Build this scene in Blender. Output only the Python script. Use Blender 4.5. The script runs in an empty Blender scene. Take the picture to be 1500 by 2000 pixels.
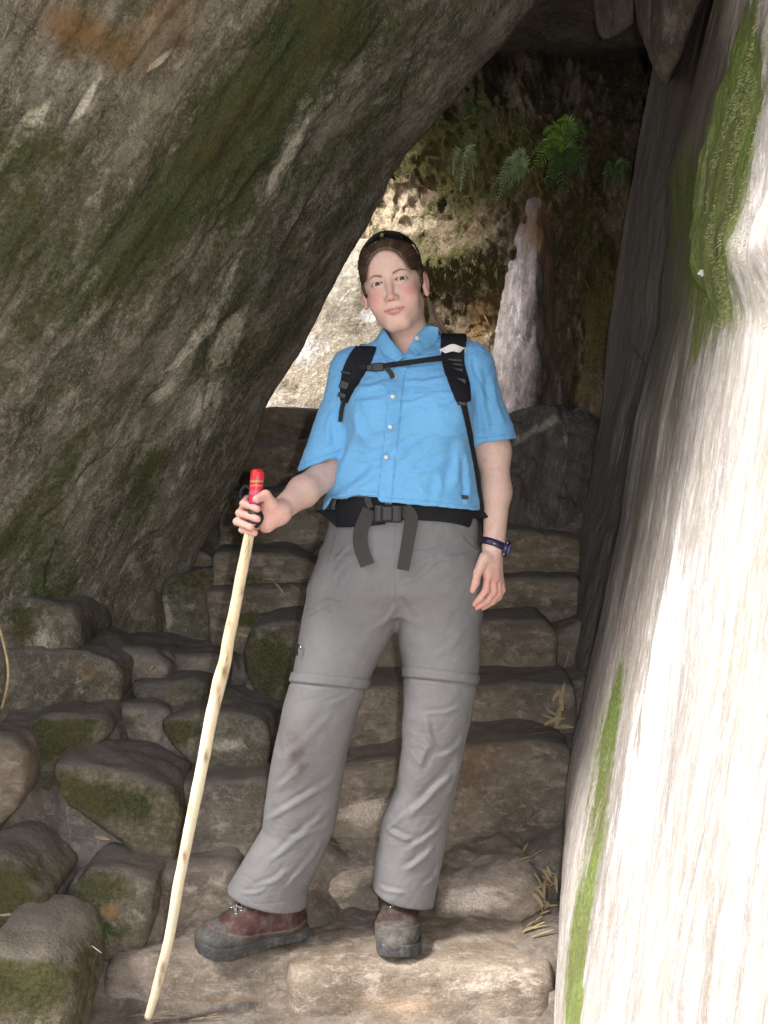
import bpy, bmesh, math, random
import numpy as np
from mathutils import Vector, Matrix, Euler
from mathutils.bvhtree import BVHTree
random.seed(7)
scn = bpy.context.scene
COL = scn.collection
R = math.radians

# ------------------------------------------------------------------ camera
CAMZ, PITCH, FPX = 1.23, R(3.5), 1944.4
cam_d = bpy.data.cameras.new('camera')
cam = bpy.data.objects.new('camera', cam_d)
COL.objects.link(cam)
cam.location = (0, 0, CAMZ)
cam.rotation_euler = (R(90) - PITCH, 0, 0)
cam_d.sensor_fit = 'VERTICAL'
cam_d.sensor_height = 36.0
cam_d.lens = 35.0
cam_d.clip_start = 0.02
cam_d.clip_end = 200
scn.camera = cam

# ------------------------------------------------------------------ light
SUN_EL, SUN_AZ = R(50), R(246)          # azimuth: where the light comes from, from +Y clockwise
wd = bpy.data.worlds.new('World'); scn.world = wd
wd.use_nodes = True
wn = wd.node_tree.nodes; wl = wd.node_tree.links
bg = wn['Background']
sky = wn.new('ShaderNodeTexSky'); sky.sky_type = 'NISHITA'; sky.sun_disc = False
sky.sun_elevation = SUN_EL; sky.sun_rotation = SUN_AZ
sky.air_density = 1.0; sky.dust_density = 3.0; sky.ozone_density = 0.6
wl.new(sky.outputs[0], bg.inputs[0]); bg.inputs[1].default_value = 0.12
sd = bpy.data.lights.new('sun', 'SUN'); sun = bpy.data.objects.new('sun', sd); COL.objects.link(sun)
sd.energy = 5.0; sd.angle = R(15); sd.color = (1.0, 0.98, 0.955)
sdir = Vector((math.sin(SUN_AZ) * math.cos(SUN_EL), math.cos(SUN_AZ) * math.cos(SUN_EL), math.sin(SUN_EL)))
sun.rotation_euler = sdir.to_track_quat('Z', 'Y').to_euler()
sun.location = sdir * 20
# the photographer's flash, a little to the right of the lens: it throws the thin black shadows
fd = bpy.data.lights.new('camera_flash', 'POINT'); fl = bpy.data.objects.new('camera_flash', fd); COL.objects.link(fl)
fd.energy = 46.0; fd.shadow_soft_size = 0.014; fd.color = (0.97, 0.98, 1.0)
fl.location = (0.075, -0.10, CAMZ + 0.012)
scn.view_settings.view_transform = 'Standard'
scn.view_settings.look = 'None'
scn.view_settings.gamma = 1.0
scn.view_settings.use_curve_mapping = False
scn.view_settings.exposure = 1.3

# ------------------------------------------------------------------ helpers
cp, sp = math.cos(PITCH), math.sin(PITCH)
def P(u, v, Y):
    """world point at distance Y in front of the camera seen at photo pixel u, v"""
    x = (u - 750) / FPX; q = -(v - 1000) / FPX
    dy = cp + q * sp; dz = -sp + q * cp
    return np.array([x * Y / dy, Y, CAMZ + dz * Y / dy])
def Parr(u, v, Y):
    u = np.asarray(u, float); v = np.asarray(v, float); Y = np.asarray(Y, float)
    q = -(v - 1000) / FPX; dy = cp + q * sp; dz = -sp + q * cp
    return np.stack([(u - 750) / FPX * Y / dy, Y + 0 * u, CAMZ + dz * Y / dy], -1)
def UV(p):
    """photo pixel of world points"""
    p = np.asarray(p, float); x = p[..., 0]; y = p[..., 1]; z = p[..., 2] - CAMZ
    fw = y * cp - z * sp; up = y * sp + z * cp
    return 750 + FPX * x / fw, 1000 - FPX * up / fw
def vang(v):
    return math.tan(math.atan((v - 1000) / FPX) + PITCH)

# noise (gradient noise, vectorised)
_rs = np.random.RandomState(3)
_perm = np.concatenate([_rs.permutation(256)] * 3).astype(np.int64)
_g = _rs.normal(size=(256, 3)); _g /= np.linalg.norm(_g, axis=1)[:, None]; _g = _g.astype(np.float32)
def noise(p):
    p = np.asarray(p, np.float32)
    i = np.floor(p).astype(np.int64); f = p - i; i &= 255
    w = f * f * f * (f * (f * 6 - 15) + 10)
    r = 0
    for a in (0, 1):
        for b in (0, 1):
            for c in (0, 1):
                h = _perm[_perm[_perm[(i[:, 0] + a) & 255] + ((i[:, 1] + b) & 255)] + ((i[:, 2] + c) & 255)]
                g = _g[h]
                d = g[:, 0] * (f[:, 0] - a) + g[:, 1] * (f[:, 1] - b) + g[:, 2] * (f[:, 2] - c)
                ww = (w[:, 0] if a else 1 - w[:, 0]) * (w[:, 1] if b else 1 - w[:, 1]) * (w[:, 2] if c else 1 - w[:, 2])
                r = r + ww * d
    return r
def fbm(p, o=4, ridged=False, lac=2.03, gain=0.5):
    p = np.asarray(p, np.float32); s = 0; a = 1.0; t = 0
    for k in range(o):
        n = noise(p + 17.3 * k)
        s = s + a * ((1 - 2 * np.abs(n) * 1.6) if ridged else n * 1.6)
        t += a; a *= gain; p = p * lac
    return s / t
def sstep(a, b, x):
    t = np.clip((x - a) / (b - a), 0, 1); return t * t * (3 - 2 * t)

# meshes
def link_mesh(name, V, F, mat, parent=None, loc=None, smooth=True, attrs=None):
    V = np.asarray(V, float)
    if parent is not None:
        loc = Vector((0, 0, 0)); q = parent
        while q is not None: loc += q.location; q = q.parent
    if loc is None:
        if False: pass
        else: loc = Vector(((V[:, 0].min() + V[:, 0].max()) / 2, (V[:, 1].min() + V[:, 1].max()) / 2, V[:, 2].min()))
    me = bpy.data.meshes.new(name)
    L = np.array(loc)
    me.from_pydata((V - L).tolist(), [], [list(map(int, f)) for f in F])
    if smooth: me.polygons.foreach_set('use_smooth', [True] * len(me.polygons))
    if attrs:
        for k, a in attrs.items():
            at = me.color_attributes.new(k, 'FLOAT_COLOR', 'POINT')
            full = np.ones((len(V), 4), np.float32); full[:, :a.shape[1]] = a
            at.data.foreach_set('color', full.ravel())
    me.materials.append(mat)
    me.update()
    o = bpy.data.objects.new(name, me); COL.objects.link(o)
    if parent is not None: o.parent = parent
    else: o.location = loc
    return o
def tag(o, label=None, cat=None, group=None, kind=None):
    if label: o['label'] = label
    if cat: o['category'] = cat
    if group: o['group'] = group
    if kind: o['kind'] = kind
    return o
def empty(name, loc, label, cat, group=None):
    o = bpy.data.objects.new(name, None); COL.objects.link(o); o.location = Vector(loc); o.empty_display_size = 0.1
    return tag(o, label, cat, group)

def vnormals(V, F):
    F = np.asarray(F)
    if F.shape[1] == 4:
        n = np.cross(V[F[:, 2]] - V[F[:, 0]], V[F[:, 3]] - V[F[:, 1]])
    else:
        n = np.cross(V[F[:, 1]] - V[F[:, 0]], V[F[:, 2]] - V[F[:, 0]])
    N = np.zeros_like(V)
    for k in range(F.shape[1]): np.add.at(N, F[:, k], n)
    return N / (np.linalg.norm(N, axis=1)[:, None] + 1e-12)
def laplace(V, F, it=1, w=0.5):
    F = np.asarray(F); E = np.concatenate([F[:, [k, (k + 1) % F.shape[1]]] for k in range(F.shape[1])])
    for _ in range(it):
        S = np.zeros_like(V); C = np.zeros(len(V))
        np.add.at(S, E[:, 0], V[E[:, 1]]); np.add.at(C, E[:, 0], 1)
        np.add.at(S, E[:, 1], V[E[:, 0]]); np.add.at(C, E[:, 1], 1)
        V = V + w * (S / np.maximum(C, 1)[:, None] - V)
    return V

# implicit surfaces -> mesh
def surface_nets(F, lo, h):
    s = F < 0
    nx, ny, nz = F.shape
    c = [s[a:nx - 1 + a, b:ny - 1 + b, d:nz - 1 + d] for a in (0, 1) for b in (0, 1) for d in (0, 1)]
    cnt = sum(x.astype(np.int8) for x in c)
    act = (cnt > 0) & (cnt < 8)
    idx = -np.ones(act.shape, np.int64)
    I = np.argwhere(act); idx[act] = np.arange(len(I))
    acc = np.zeros((len(I), 3)); n = np.zeros(len(I))
    cor = [(a, b, d) for a in (0, 1) for b in (0, 1) for d in (0, 1)]
    vals = {q: F[I[:, 0] + q[0], I[:, 1] + q[1], I[:, 2] + q[2]].astype(float) for q in cor}
    for q in cor:
        for ax in range(3):
            if q[ax] == 0:
                r = list(q); r[ax] = 1; r = tuple(r)
                a, b = vals[q], vals[r]; m = (a < 0) != (b < 0)
                t = np.where(m, a / np.where(np.abs(a - b) < 1e-12, 1, a - b), 0)
                pt = np.tile(np.array(q, float), (len(I), 1)); pt[:, ax] = t
                acc[m] += pt[m]; n[m] += 1
    V = (I + acc / n[:, None]) * h + np.array(lo)
    faces = []
    for ax in range(3):
        sl0 = [slice(None)] * 3; sl1 = [slice(None)] * 3
        sl0[ax] = slice(0, -1); sl1[ax] = slice(1, None)
        a = s[tuple(sl0)]; b = s[tuple(sl1)]
        e = np.argwhere(a != b)
        o1, o2 = [(1, 2), (2, 0), (0, 1)][ax]
        ok = (e[:, o1] > 0) & (e[:, o2] > 0) & (e[:, o1] < F.shape[o1] - 1) & (e[:, o2] < F.shape[o2] - 1)
        e = e[ok]
        def cell(d1, d2):
            k = e.copy(); k[:, o1] -= d1; k[:, o2] -= d2
            return idx[k[:, 0], k[:, 1], k[:, 2]]
        q = np.stack([cell(1, 1), cell(0, 1), cell(0, 0), cell(1, 0)], 1)
        ins = a[e[:, 0], e[:, 1], e[:, 2]]
        q[~ins] = q[~ins][:, ::-1]
        faces.append(q)
    Fq = np.concatenate(faces)
    Fq = Fq[(Fq >= 0).all(1)]
    return V, Fq
def implicit(fn, lo, hi, h, B=4):
    lo = np.array(lo, float) - 2 * h; hi = np.array(hi, float) + 2 * h
    nb = np.ceil((hi - lo) / (B * h)).astype(int)
    g = np.stack(np.meshgrid(*[np.arange(k) for k in nb], indexing='ij'), -1).reshape(-1, 3)
    c = lo + (g * B + (B - 1) / 2) * h
    fc = fn(c)
    near = np.abs(fc) < B * h * 2.0
    big = np.where(fc < 0, -1.0, 1.0).reshape(nb)
    A = np.repeat(np.repeat(np.repeat(big, B, 0), B, 1), B, 2).astype(np.float32)
    gi = g[near]; off = np.stack(np.meshgrid(*[np.arange(B)] * 3, indexing='ij'), -1).reshape(-1, 3)
    ii = (gi[:, None, :] * B + off[None]).reshape(-1, 3)
    for st in range(0, len(ii), 400000):
        q = ii[st:st + 400000]
        A[q[:, 0], q[:, 1], q[:, 2]] = fn(lo + q * h)
    A[0] = A[-1] = 1; A[:, 0] = A[:, -1] = 1; A[:, :, 0] = A[:, :, -1] = 1
    return surface_nets(A, lo, h)
def smin(a, b, k):
    h = np.maximum(k - np.abs(a - b), 0) / k
    return np.minimum(a, b) - h * h * k * 0.25
def smax(a, b, k): return -smin(-a, -b, k)
def cone(p, a, b, r1, r2):
    a = np.asarray(a, float); b = np.asarray(b, float); ab = b - a
    t = np.clip(((p - a) @ ab) / (ab @ ab), 0, 1)
    return np.linalg.norm(p - (a + t[:, None] * ab), axis=1) - (r1 + (r2 - r1) * t)
def ell(p, c, r, rot=None):
    q = p - np.asarray(c)
    if rot is not None: q = q @ np.array(rot)
    r = np.asarray(r, float)
    k0 = np.linalg.norm(q / r, axis=1); k1 = np.linalg.norm(q / r ** 2, axis=1) + 1e-9
    return k0 * (k0 - 1) / k1
def loft(p, zs, cx, cy, a, b, e=2.0):
    """stack of ellipses; zs must rise"""
    z = p[:, 2]
    X = np.interp(z, zs, cx); Y = np.interp(z, zs, cy); A = np.interp(z, zs, a); Bv = np.interp(z, zs, b)
    q = (np.abs((p[:, 0] - X) / A) ** e + np.abs((p[:, 1] - Y) / Bv) ** e) ** (1 / e)
    d = (q - 1) * np.minimum(A, Bv)
    return np.maximum(d, np.maximum(zs[0] - z, z - zs[-1]))
def tube(path, r, n=10, close=True):
    """tube mesh through points; r scalar or list"""
    path = [np.asarray(p, float) for p in path]; m = len(path)
    rr = r if hasattr(r, '__len__') else [r] * m
    V = []; F = []
    up = np.array([0.01, -1.0, 0.02])
    for i in range(m):
        t = path[min(i + 1, m - 1)] - path[max(i - 1, 0)]; t = t / (np.linalg.norm(t) + 1e-9)
        a = np.cross(t, up)
        if np.linalg.norm(a) < 1e-3: a = np.cross(t, [1, 0, 0])
        a /= np.linalg.norm(a); b = np.cross(t, a); up = np.cross(a, t) if abs(t @ up) < 0.99 else up
        for k in range(n):
            w = 2 * math.pi * k / n
            V.append(path[i] + rr[i] * (math.cos(w) * a + math.sin(w) * b))
    for i in range(m - 1):
        for k in range(n):
            k2 = (k + 1) % n
            F.append((i * n + k, (i + 1) * n + k, (i + 1) * n + k2, i * n + k2))
    if close:
        F.append(tuple(range(n))); F.append(tuple(range(m * n - 1, (m - 1) * n - 1, -1)))
    return V, F
def smooth_path(pts, n):
    """Catmull-Rom through points"""
    pts = [np.asarray(p, float) for p in pts]; q = [2 * pts[0] - pts[1]] + pts + [2 * pts[-1] - pts[-2]]
    out = []
    for i in range(len(pts) - 1):
        for k in range(n):
            t = k / n; a, b, c, d = q[i:i + 4]
            out.append(0.5 * (2 * b + (c - a) * t + (2 * a - 5 * b + 4 * c - d) * t * t + (3 * b - a - 3 * c + d) * t ** 3))
    out.append(pts[-1]); return out
class MB:
    def __init__(s): s.V = []; s.F = []
    def add(s, V, F):
        k = len(s.V); s.V += [list(v) for v in V]; s.F += [tuple(i + k for i in f) for f in F]
    def build(s, name, mat, parent=None, **kw): return link_mesh(name, s.V, s.F, mat, parent, **kw)

# ------------------------------------------------------------------ materials
def new_mat(name):
    m = bpy.data.materials.new(name); m.use_nodes = True
    nt = m.node_tree; b = nt.nodes['Principled BSDF']
    return m, nt, b
def N(nt, t, **kw):
    n = nt.nodes.new(t)
    for k, v in kw.items():
        if k.startswith('i_'): n.inputs[int(k[2:])].default_value = v
        else: setattr(n, k, v)
    return n
def ramp(nt, fac, stops):
    r = N(nt, 'ShaderNodeValToRGB'); e = r.color_ramp.elements
    while len(e) < len(stops): e.new(0.5)
    for k, (p, c) in enumerate(stops):
        e[k].position = p; e[k].color = (c, c, c, 1) if not hasattr(c, '__len__') else (*c, 1)
    nt.links.new(fac, r.inputs[0]); return r.outputs[0]
def mixc(nt, fac, a, b, mode='MIX'):
    m = N(nt, 'ShaderNodeMix', data_type='RGBA', blend_type=mode)
    if hasattr(fac, 'links'): nt.links.new(fac, m.inputs[0])
    else: m.inputs[0].default_value = fac
    for s, c in ((6, a), (7, b)):
        if hasattr(c, 'links'): nt.links.new(c, m.inputs[s])
        else: m.inputs[s].default_value = (*c, 1)
    return m.outputs[2]
def mth(nt, op, a, b=0.0, clamp=False):
    m = N(nt, 'ShaderNodeMath', operation=op, use_clamp=clamp)
    for s, c in ((0, a), (1, b)):
        if hasattr(c, 'links'): nt.links.new(c, m.inputs[s])
        else: m.inputs[s].default_value = c
    return m.outputs[0]
def tnoise(nt, vec, scale, detail=6, rough=0.6, dist=0.0):
    n = N(nt, 'ShaderNodeTexNoise'); nt.links.new(vec, n.inputs['Vector'])
    n.inputs['Scale'].default_value = scale; n.inputs['Detail'].default_value = detail
    n.inputs['Roughness'].default_value = rough; n.inputs['Distortion'].default_value = dist
    return n.outputs[0]
def rock_mat(name, dark, light, moss=0.3, lichen=0.3, grain=0.5, streak=(0, 0, 0), stretch=(1, 1, 1), bump=0.5, bdist=0.012,
             mosscol=((0.012, 0.020, 0.004), (0.06, 0.085, 0.018)), lichcol=(0.42, 0.44, 0.38), ochre=(0.20, 0.105, 0.035), scale=1.0, rough=0.9, cracks=0.0, blotch=0.75, dust=0.0):
    m, nt, b = new_mat(name)
    tc = N(nt, 'ShaderNodeNewGeometry')
    mp0 = N(nt, 'ShaderNodeMapping'); nt.links.new(tc.outputs['Position'], mp0.inputs[0])
    mp0.inputs['Rotation'].default_value = streak
    mp = N(nt, 'ShaderNodeMapping'); nt.links.new(mp0.outputs[0], mp.inputs[0]); mp.inputs['Scale'].default_value = stretch
    v0 = mp0.outputs[0]; v = mp.outputs[0]
    at = N(nt, 'ShaderNodeAttribute', attribute_name='mk')
    sep = N(nt, 'ShaderNodeSeparateColor'); nt.links.new(at.outputs['Color'], sep.inputs[0])
    aM, aO, aP = sep.outputs[0], sep.outputs[1], sep.outputs[2]
    n1 = tnoise(nt, v, 2.2 * scale, 9, 0.62, 0.4)
    base = mixc(nt, ramp(nt, n1, [(0.32, 0.0), (0.68, 1.0)]), dark, light)
    # weathering blotches along the grain
    n2 = tnoise(nt, v, 9 * scale, 8, 0.7, 0.2)
    base = mixc(nt, ramp(nt, n2, [(0.42, 0.0), (0.60, blotch)]), base, tuple(c * 0.5 for c in dark), 'MIX')
    # crystals
    n3 = tnoise(nt, v0, 170, 4, 0.75)
    base = mixc(nt, mth(nt, 'MULTIPLY', ramp(nt, n3, [(0.52, 0.0), (0.72, 1.0)]), grain), base, tuple(min(1, c * 2.1 + 0.03) for c in light))
    nb = tnoise(nt, v, 1.1 * scale, 5, 0.6, 0.5)
    base = mixc(nt, ramp(nt, nb, [(0.42, 0.0), (0.62, 0.32)]), base, (dark[0] * 1.4, dark[1] * 1.2, dark[2] * .85))
    ns = tnoise(nt, v, 26 * scale, 7, 0.8, 0.4)
    base = mixc(nt, mth(nt, 'MULTIPLY', ramp(nt, ns, [(0.50, 0.0), (0.66, 1.0)]), 0.7), base, tuple(min(.8, c * 1.45 + .01) for c in light))
    n4 = tnoise(nt, v0, 90, 3, 0.7)
    base = mixc(nt, mth(nt, 'MULTIPLY', ramp(nt, n4, [(0.34, 1.0), (0.46, 0.0)]), grain * 0.9), base, tuple(c * 0.3 for c in dark))
    # ochre stain
    n5 = tnoise(nt, v, 3.1 * scale, 6, 0.6, 0.3)
    fo = ramp(nt, mth(nt, 'ADD', mth(nt, 'MULTIPLY', aO, 0.62), n5), [(0.66, 0.0), (0.95, 0.85)])
    base = mixc(nt, fo, base, ochre)
    # pale patches
    n6 = tnoise(nt, v, 5.0 * scale, 8, 0.75, 0.6)
    fp = ramp(nt, mth(nt, 'ADD', mth(nt, 'MULTIPLY', aP, 0.5), n6), [(0.72, 0.0), (0.86, 0.9)])
    base = mixc(nt, mth(nt, 'MULTIPLY', fp, mth(nt, 'ADD', 0.45, ramp(nt, n3, [(0.4, 0.0), (0.6, 0.6)]))), base, tuple(min(0.8, c * 2.3 + 0.06) for c in light))
    # lichen flecks
    n7 = tnoise(nt, v, 16 * scale, 7, 0.72, 0.5)
    n7b = tnoise(nt, v0, 1.7, 3, 0.5)
    fl_ = mth(nt, 'MULTIPLY', ramp(nt, n7, [(0.60, 0.0), (0.70, 1.0)]), mth(nt, 'MULTIPLY', ramp(nt, n7b, [(0.38, 0.0), (0.62, 1.0)]), lichen))
    base = mixc(nt, fl_, base, lichcol)
    # moss
    n8 = tnoise(nt, v, 3.4 * scale, 9, 0.68, 0.3)
    n9 = tnoise(nt, v0, 60, 4, 0.7)
    fm = mth(nt, 'ADD', mth(nt, 'ADD', n8, mth(nt, 'MULTIPLY', aM, 0.5)), mth(nt, 'MULTIPLY', mth(nt, 'SUBTRACT', n9, 0.5), 0.35))
    t0 = 0.78 - 0.36 * moss
    fm = ramp(nt, fm, [(t0, 0.0), (min(1, t0 + 0.16), 0.92)])
    mc = mixc(nt, ramp(nt, tnoise(nt, v0, 110, 3, 0.7), [(0.35, 0.0), (0.65, 1.0)]), mosscol[0], mosscol[1])
    mc = mixc(nt, ramp(nt, tnoise(nt, v0, 7, 5, 0.6), [(0.4, 0.0), (0.7, 0.6)]), mc, (0.075, 0.055, 0.012))
    base = mixc(nt, fm, base, mc)
    if dust:      # trodden earth lying on the level faces
        sx = N(nt, 'ShaderNodeSeparateXYZ'); nt.links.new(tc.outputs['Normal'], sx.inputs[0])
        fd_ = ramp(nt, mth(nt, 'ADD', sx.outputs[2], mth(nt, 'MULTIPLY', mth(nt, 'SUBTRACT', tnoise(nt, v0, 9, 6, 0.65), 0.5), 1.1)), [(0.50, 0.0), (0.82, dust)])
        base = mixc(nt, fd_, base, mixc(nt, ramp(nt, n3, [(0.35, 0.0), (0.65, 1.0)]), (0.115, 0.095, 0.076), (0.185, 0.157, 0.128)))
    nt.links.new(base, b.inputs['Base Color'])
    b.inputs['Roughness'].default_value = rough
    b.inputs['Specular IOR Level'].default_value = 0.3
    # relief
    h = mth(nt, 'ADD', mth(nt, 'MULTIPLY', n2, 0.9), mth(nt, 'MULTIPLY', tnoise(nt, v, 34 * scale, 6, 0.75, 0.2), 0.55))
    h = mth(nt, 'ADD', h, mth(nt, 'MULTIPLY', n3, 0.09))
    h = mth(nt, 'ADD', h, mth(nt, 'MULTIPLY', fm, mth(nt, 'MULTIPLY', n9, 0.5)))
    if cracks:
        vo = N(nt, 'ShaderNodeTexVoronoi', feature='DISTANCE_TO_EDGE'); 
        wv = N(nt, 'ShaderNodeVectorMath', operation='ADD'); nt.links.new(v, wv.inputs[0])
        nn = N(nt, 'ShaderNodeTexNoise'); nt.links.new(v, nn.inputs['Vector']); nn.inputs['Scale'].default_value = 4; nt.links.new(nn.outputs['Color'], wv.inputs[1])
        nt.links.new(wv.outputs[0], vo.inputs['Vector']); vo.inputs['Scale'].default_value = 1.6
        h = mth(nt, 'SUBTRACT', h, ramp(nt, vo.outputs['Distance'], [(0.0, cracks), (0.02, 0.0)]))
    bp = N(nt, 'ShaderNodeBump'); bp.inputs['Strength'].default_value = bump; bp.inputs['Distance'].default_value = bdist
    nt.links.new(h, bp.inputs['Height']); nt.links.new(bp.outputs[0], b.inputs['Normal'])
    return m
SD = (R(0), R(-35), R(0))
M_boulder = rock_mat('boulder_granite', (0.088, 0.074, 0.050), (0.285, 0.258, 0.198), moss=0.76, lichen=1.0, grain=0.55,
                     streak=(0, R(-31), 0), stretch=(1.0, 0.7, 0.34), bump=0.75, bdist=0.018, scale=1.5, mosscol=((0.024, 0.035, 0.010), (0.080, 0.100, 0.032)))
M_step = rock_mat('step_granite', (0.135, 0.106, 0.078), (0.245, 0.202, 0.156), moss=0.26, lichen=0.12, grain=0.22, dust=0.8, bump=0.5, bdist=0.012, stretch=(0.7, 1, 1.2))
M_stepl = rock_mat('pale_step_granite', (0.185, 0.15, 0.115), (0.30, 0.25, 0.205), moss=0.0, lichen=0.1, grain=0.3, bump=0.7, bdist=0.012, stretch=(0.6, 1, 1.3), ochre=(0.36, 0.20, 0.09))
M_mossy = rock_mat('mossy_stone', (0.095, 0.078, 0.055), (0.195, 0.170, 0.122), moss=0.74, lichen=0.9, grain=0.4, dust=0.9, bump=0.8, bdist=0.016, mosscol=((0.018, 0.022, 0.006), (0.070, 0.072, 0.022)))
M_dirt = rock_mat('trodden_dirt', (0.130, 0.107, 0.086), (0.195, 0.165, 0.136), moss=0.10, lichen=0.0, grain=0.22, bump=0.5, bdist=0.008, scale=1.4)
M_wall = rock_mat('streaked_wall_rock', (0.20, 0.178, 0.162), (0.46, 0.43, 0.405), blotch=0.4, moss=0.05, lichen=0.3, grain=0.2, streak=(R(10), R(-9), 0), stretch=(2.4, 2.4, 0.42),
                  bump=0.35, bdist=0.007, scale=1.6, mosscol=((0.05, 0.085, 0.012), (0.17, 0.23, 0.035)), ochre=(0.075, 0.066, 0.045), lichcol=(0.5, 0.46, 0.42))
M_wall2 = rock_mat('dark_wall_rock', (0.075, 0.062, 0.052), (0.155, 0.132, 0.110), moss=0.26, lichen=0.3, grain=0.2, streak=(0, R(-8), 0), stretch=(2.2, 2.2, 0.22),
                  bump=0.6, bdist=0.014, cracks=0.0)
M_back = rock_mat('mossy_back_rock', (0.090, 0.064, 0.036), (0.26, 0.20, 0.13), moss=0.74, lichen=0.5, grain=0.3, bump=1.0, bdist=0.04, scale=1.6,
                  mosscol=((0.035, 0.038, 0.008), (0.15, 0.145, 0.035)), ochre=(0.30, 0.16, 0.055), stretch=(1.3, 1, 0.7))
M_pillar = rock_mat('pinkish_pillar_rock', (0.13, 0.11, 0.105), (0.29, 0.255, 0.255), moss=0.0, lichen=0.2, grain=0.3, bump=0.9, bdist=0.03, stretch=(1.8, 1, 0.5), ochre=(0.2, 0.12, 0.06))
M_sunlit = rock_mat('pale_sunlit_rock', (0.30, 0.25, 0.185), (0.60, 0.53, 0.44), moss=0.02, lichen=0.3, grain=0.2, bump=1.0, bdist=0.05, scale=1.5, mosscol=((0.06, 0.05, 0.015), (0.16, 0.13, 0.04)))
# ------------------------------------------------------------------ rocks
def marks(V, patches):
    """hand-placed weathering, in places deepened for shade: R moss, G ochre, B pale"""
    A = np.zeros((len(V), 3), np.float32)
    if patches:
        u, v = UV(V)
        for (pu, pv, ru, rv, ang, ch, st) in patches:
            a = R(ang); du = u - pu; dv = v - pv
            x = du * math.cos(a) + dv * math.sin(a); y = -du * math.sin(a) + dv * math.cos(a)
            A[:, ch] += st * np.exp(-(x / ru) ** 2 - (y / rv) ** 2)
    return np.clip(A, 0, 1.5)
def displaced(V, F, amp, freq, stretch=(1, 1, 1), ridged=False, fine=0.0, ffreq=14, seed=0.0, o=5, mask=None):
    Nn = vnormals(V, F)
    q = V * np.array(stretch) + seed
    d = amp * fbm(q * freq, o, ridged)
    if fine: d = d + fine * fbm(q * ffreq + 9.1, 4)
    if mask is not None: d = d * mask
    return V + Nn * d[:, None]
def sheet(name, mat, fn, nu, nv, back, amp=0.04, freq=1.5, stretch=(1, 1, 1), ridged=False, fine=0.006, ffreq=14, patches=None, seed=0.0, flip=False, post=None, loc=None):
    s, t = np.meshgrid(np.linspace(0, 1, nu), np.linspace(0, 1, nv), indexing='ij')
    V = fn(s.ravel(), t.ravel())
    idx = np.arange(nu * nv).reshape(nu, nv)
    F = np.stack([idx[:-1, :-1], idx[1:, :-1], idx[1:, 1:], idx[:-1, 1:]], -1).reshape(-1, 4)
    if flip: F = F[:, ::-1]
    A = marks(V, patches)
    V = displaced(V, F, amp, freq, stretch, ridged, fine, ffreq, seed)
    if post is not None: V = post(V, vnormals(V, F))
    st = 4
    # back layer and rim so that the sheet is a solid body of rock
    n = len(V)
    bi = sorted(set(list(idx[0]) + list(idx[-1]) + list(idx[:, 0]) + list(idx[:, -1])))
    loop = list(idx[:, 0]) + list(idx[-1, 1:]) + list(idx[-2::-1, -1]) + list(idx[0, -2:0:-1])
    Vb = V[loop] + np.array(back)
    cen = Vb.mean(0)
    V2 = np.concatenate([V, Vb, cen[None]])
    m = len(loop); E = []
    for k in range(m):
        k2 = (k + 1) % m
        q = (loop[k], n + k, n + k2, loop[k2])
        E.append(q if not flip else q[::-1])
        tq = (n + k, n + m, n + k2)
        E.append(tq if not flip else tq[::-1])
    A2 = np.concatenate([A, np.zeros((m + 1, 3), np.float32)])
    o = link_mesh(name, V2, list(map(tuple, F)) + E, mat, attrs={'mk': A2}, loc=loc)
    return o
def hull_rock(name, pts, mat, h=0.012, k=85.0, amp=0.016, freq=4.0, fine=0.005, ffreq=18, ridged=False, stretch=(1, 1, 1), patches=None, parent=None, grow=0.0):
    bm = bmesh.new()
    for p in pts: bm.verts.new(tuple(p))
    r = bmesh.ops.convex_hull(bm, input=bm.verts)
    bm.normal_update()
    c = np.mean(np.array(pts), 0)
    pl = []
    for f in bm.faces:
        nn = np.array(f.normal); q = np.array(f.verts[0].co)
        if f.calc_area() < 1e-6: continue
        if nn @ (q - c) < 0: nn = -nn
        dd = nn @ q
        if not any((nn @ a > 0.995) and abs(dd - b) < 0.02 for a, b in pl): pl.append((nn, dd))
    bm.free()
    A = np.array([a for a, b in pl]); D = np.array([b for a, b in pl]) + grow
    def fn(p):
        e = (p @ A.T - D) * k; mx = e.max(1)
        return (mx + np.log(np.exp(e - mx[:, None]).sum(1))) / k
    P0 = np.array(pts)
    V, F = implicit(fn, P0.min(0), P0.max(0), h)
    V = laplace(V, F, 1)
    V = displaced(V, F, amp, freq, stretch, ridged, fine, ffreq, seed=float(abs(c[0] * 7 + c[2] * 3)))
    return link_mesh(name, V, F, mat, parent, attrs={'mk': marks(V, patches)})
STONES = []
def stone(name, front, Y, label, cat='stone', mat=None, depth=0.35, rise=0.02, lean=0.05, group=None, drop=0.12, h=0.012, **kw):
    """front: outline of the front face in photo pixels at distance Y; the top runs back level for depth metres"""
    pts = []
    vs = [q[1] for q in front]; vmin, vmax = min(vs), max(vs)
    for q in front:
        w = (vmax - q[1]) / max(1, vmax - vmin)
        p = P(q[0], q[1], (q[2] if len(q) > 2 else Y) + lean * w)
        pts.append(p); pts.append(p + np.array([0, depth, rise * w]))
        if q[1] > vmax - 12: pts.append(p + np.array([0, 0.03, -drop]))
    A_ = np.array(pts); tops = A_[A_[:, 2] > A_[:, 2].max() - .06]
    STONES.append((tops[:, 0].min(), tops[:, 0].max(), Y + lean, float(np.median(tops[:, 2])), depth))
    o = hull_rock(name, pts, mat or M_step, h=h, **kw)
    return tag(o, label, cat, group)

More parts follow.
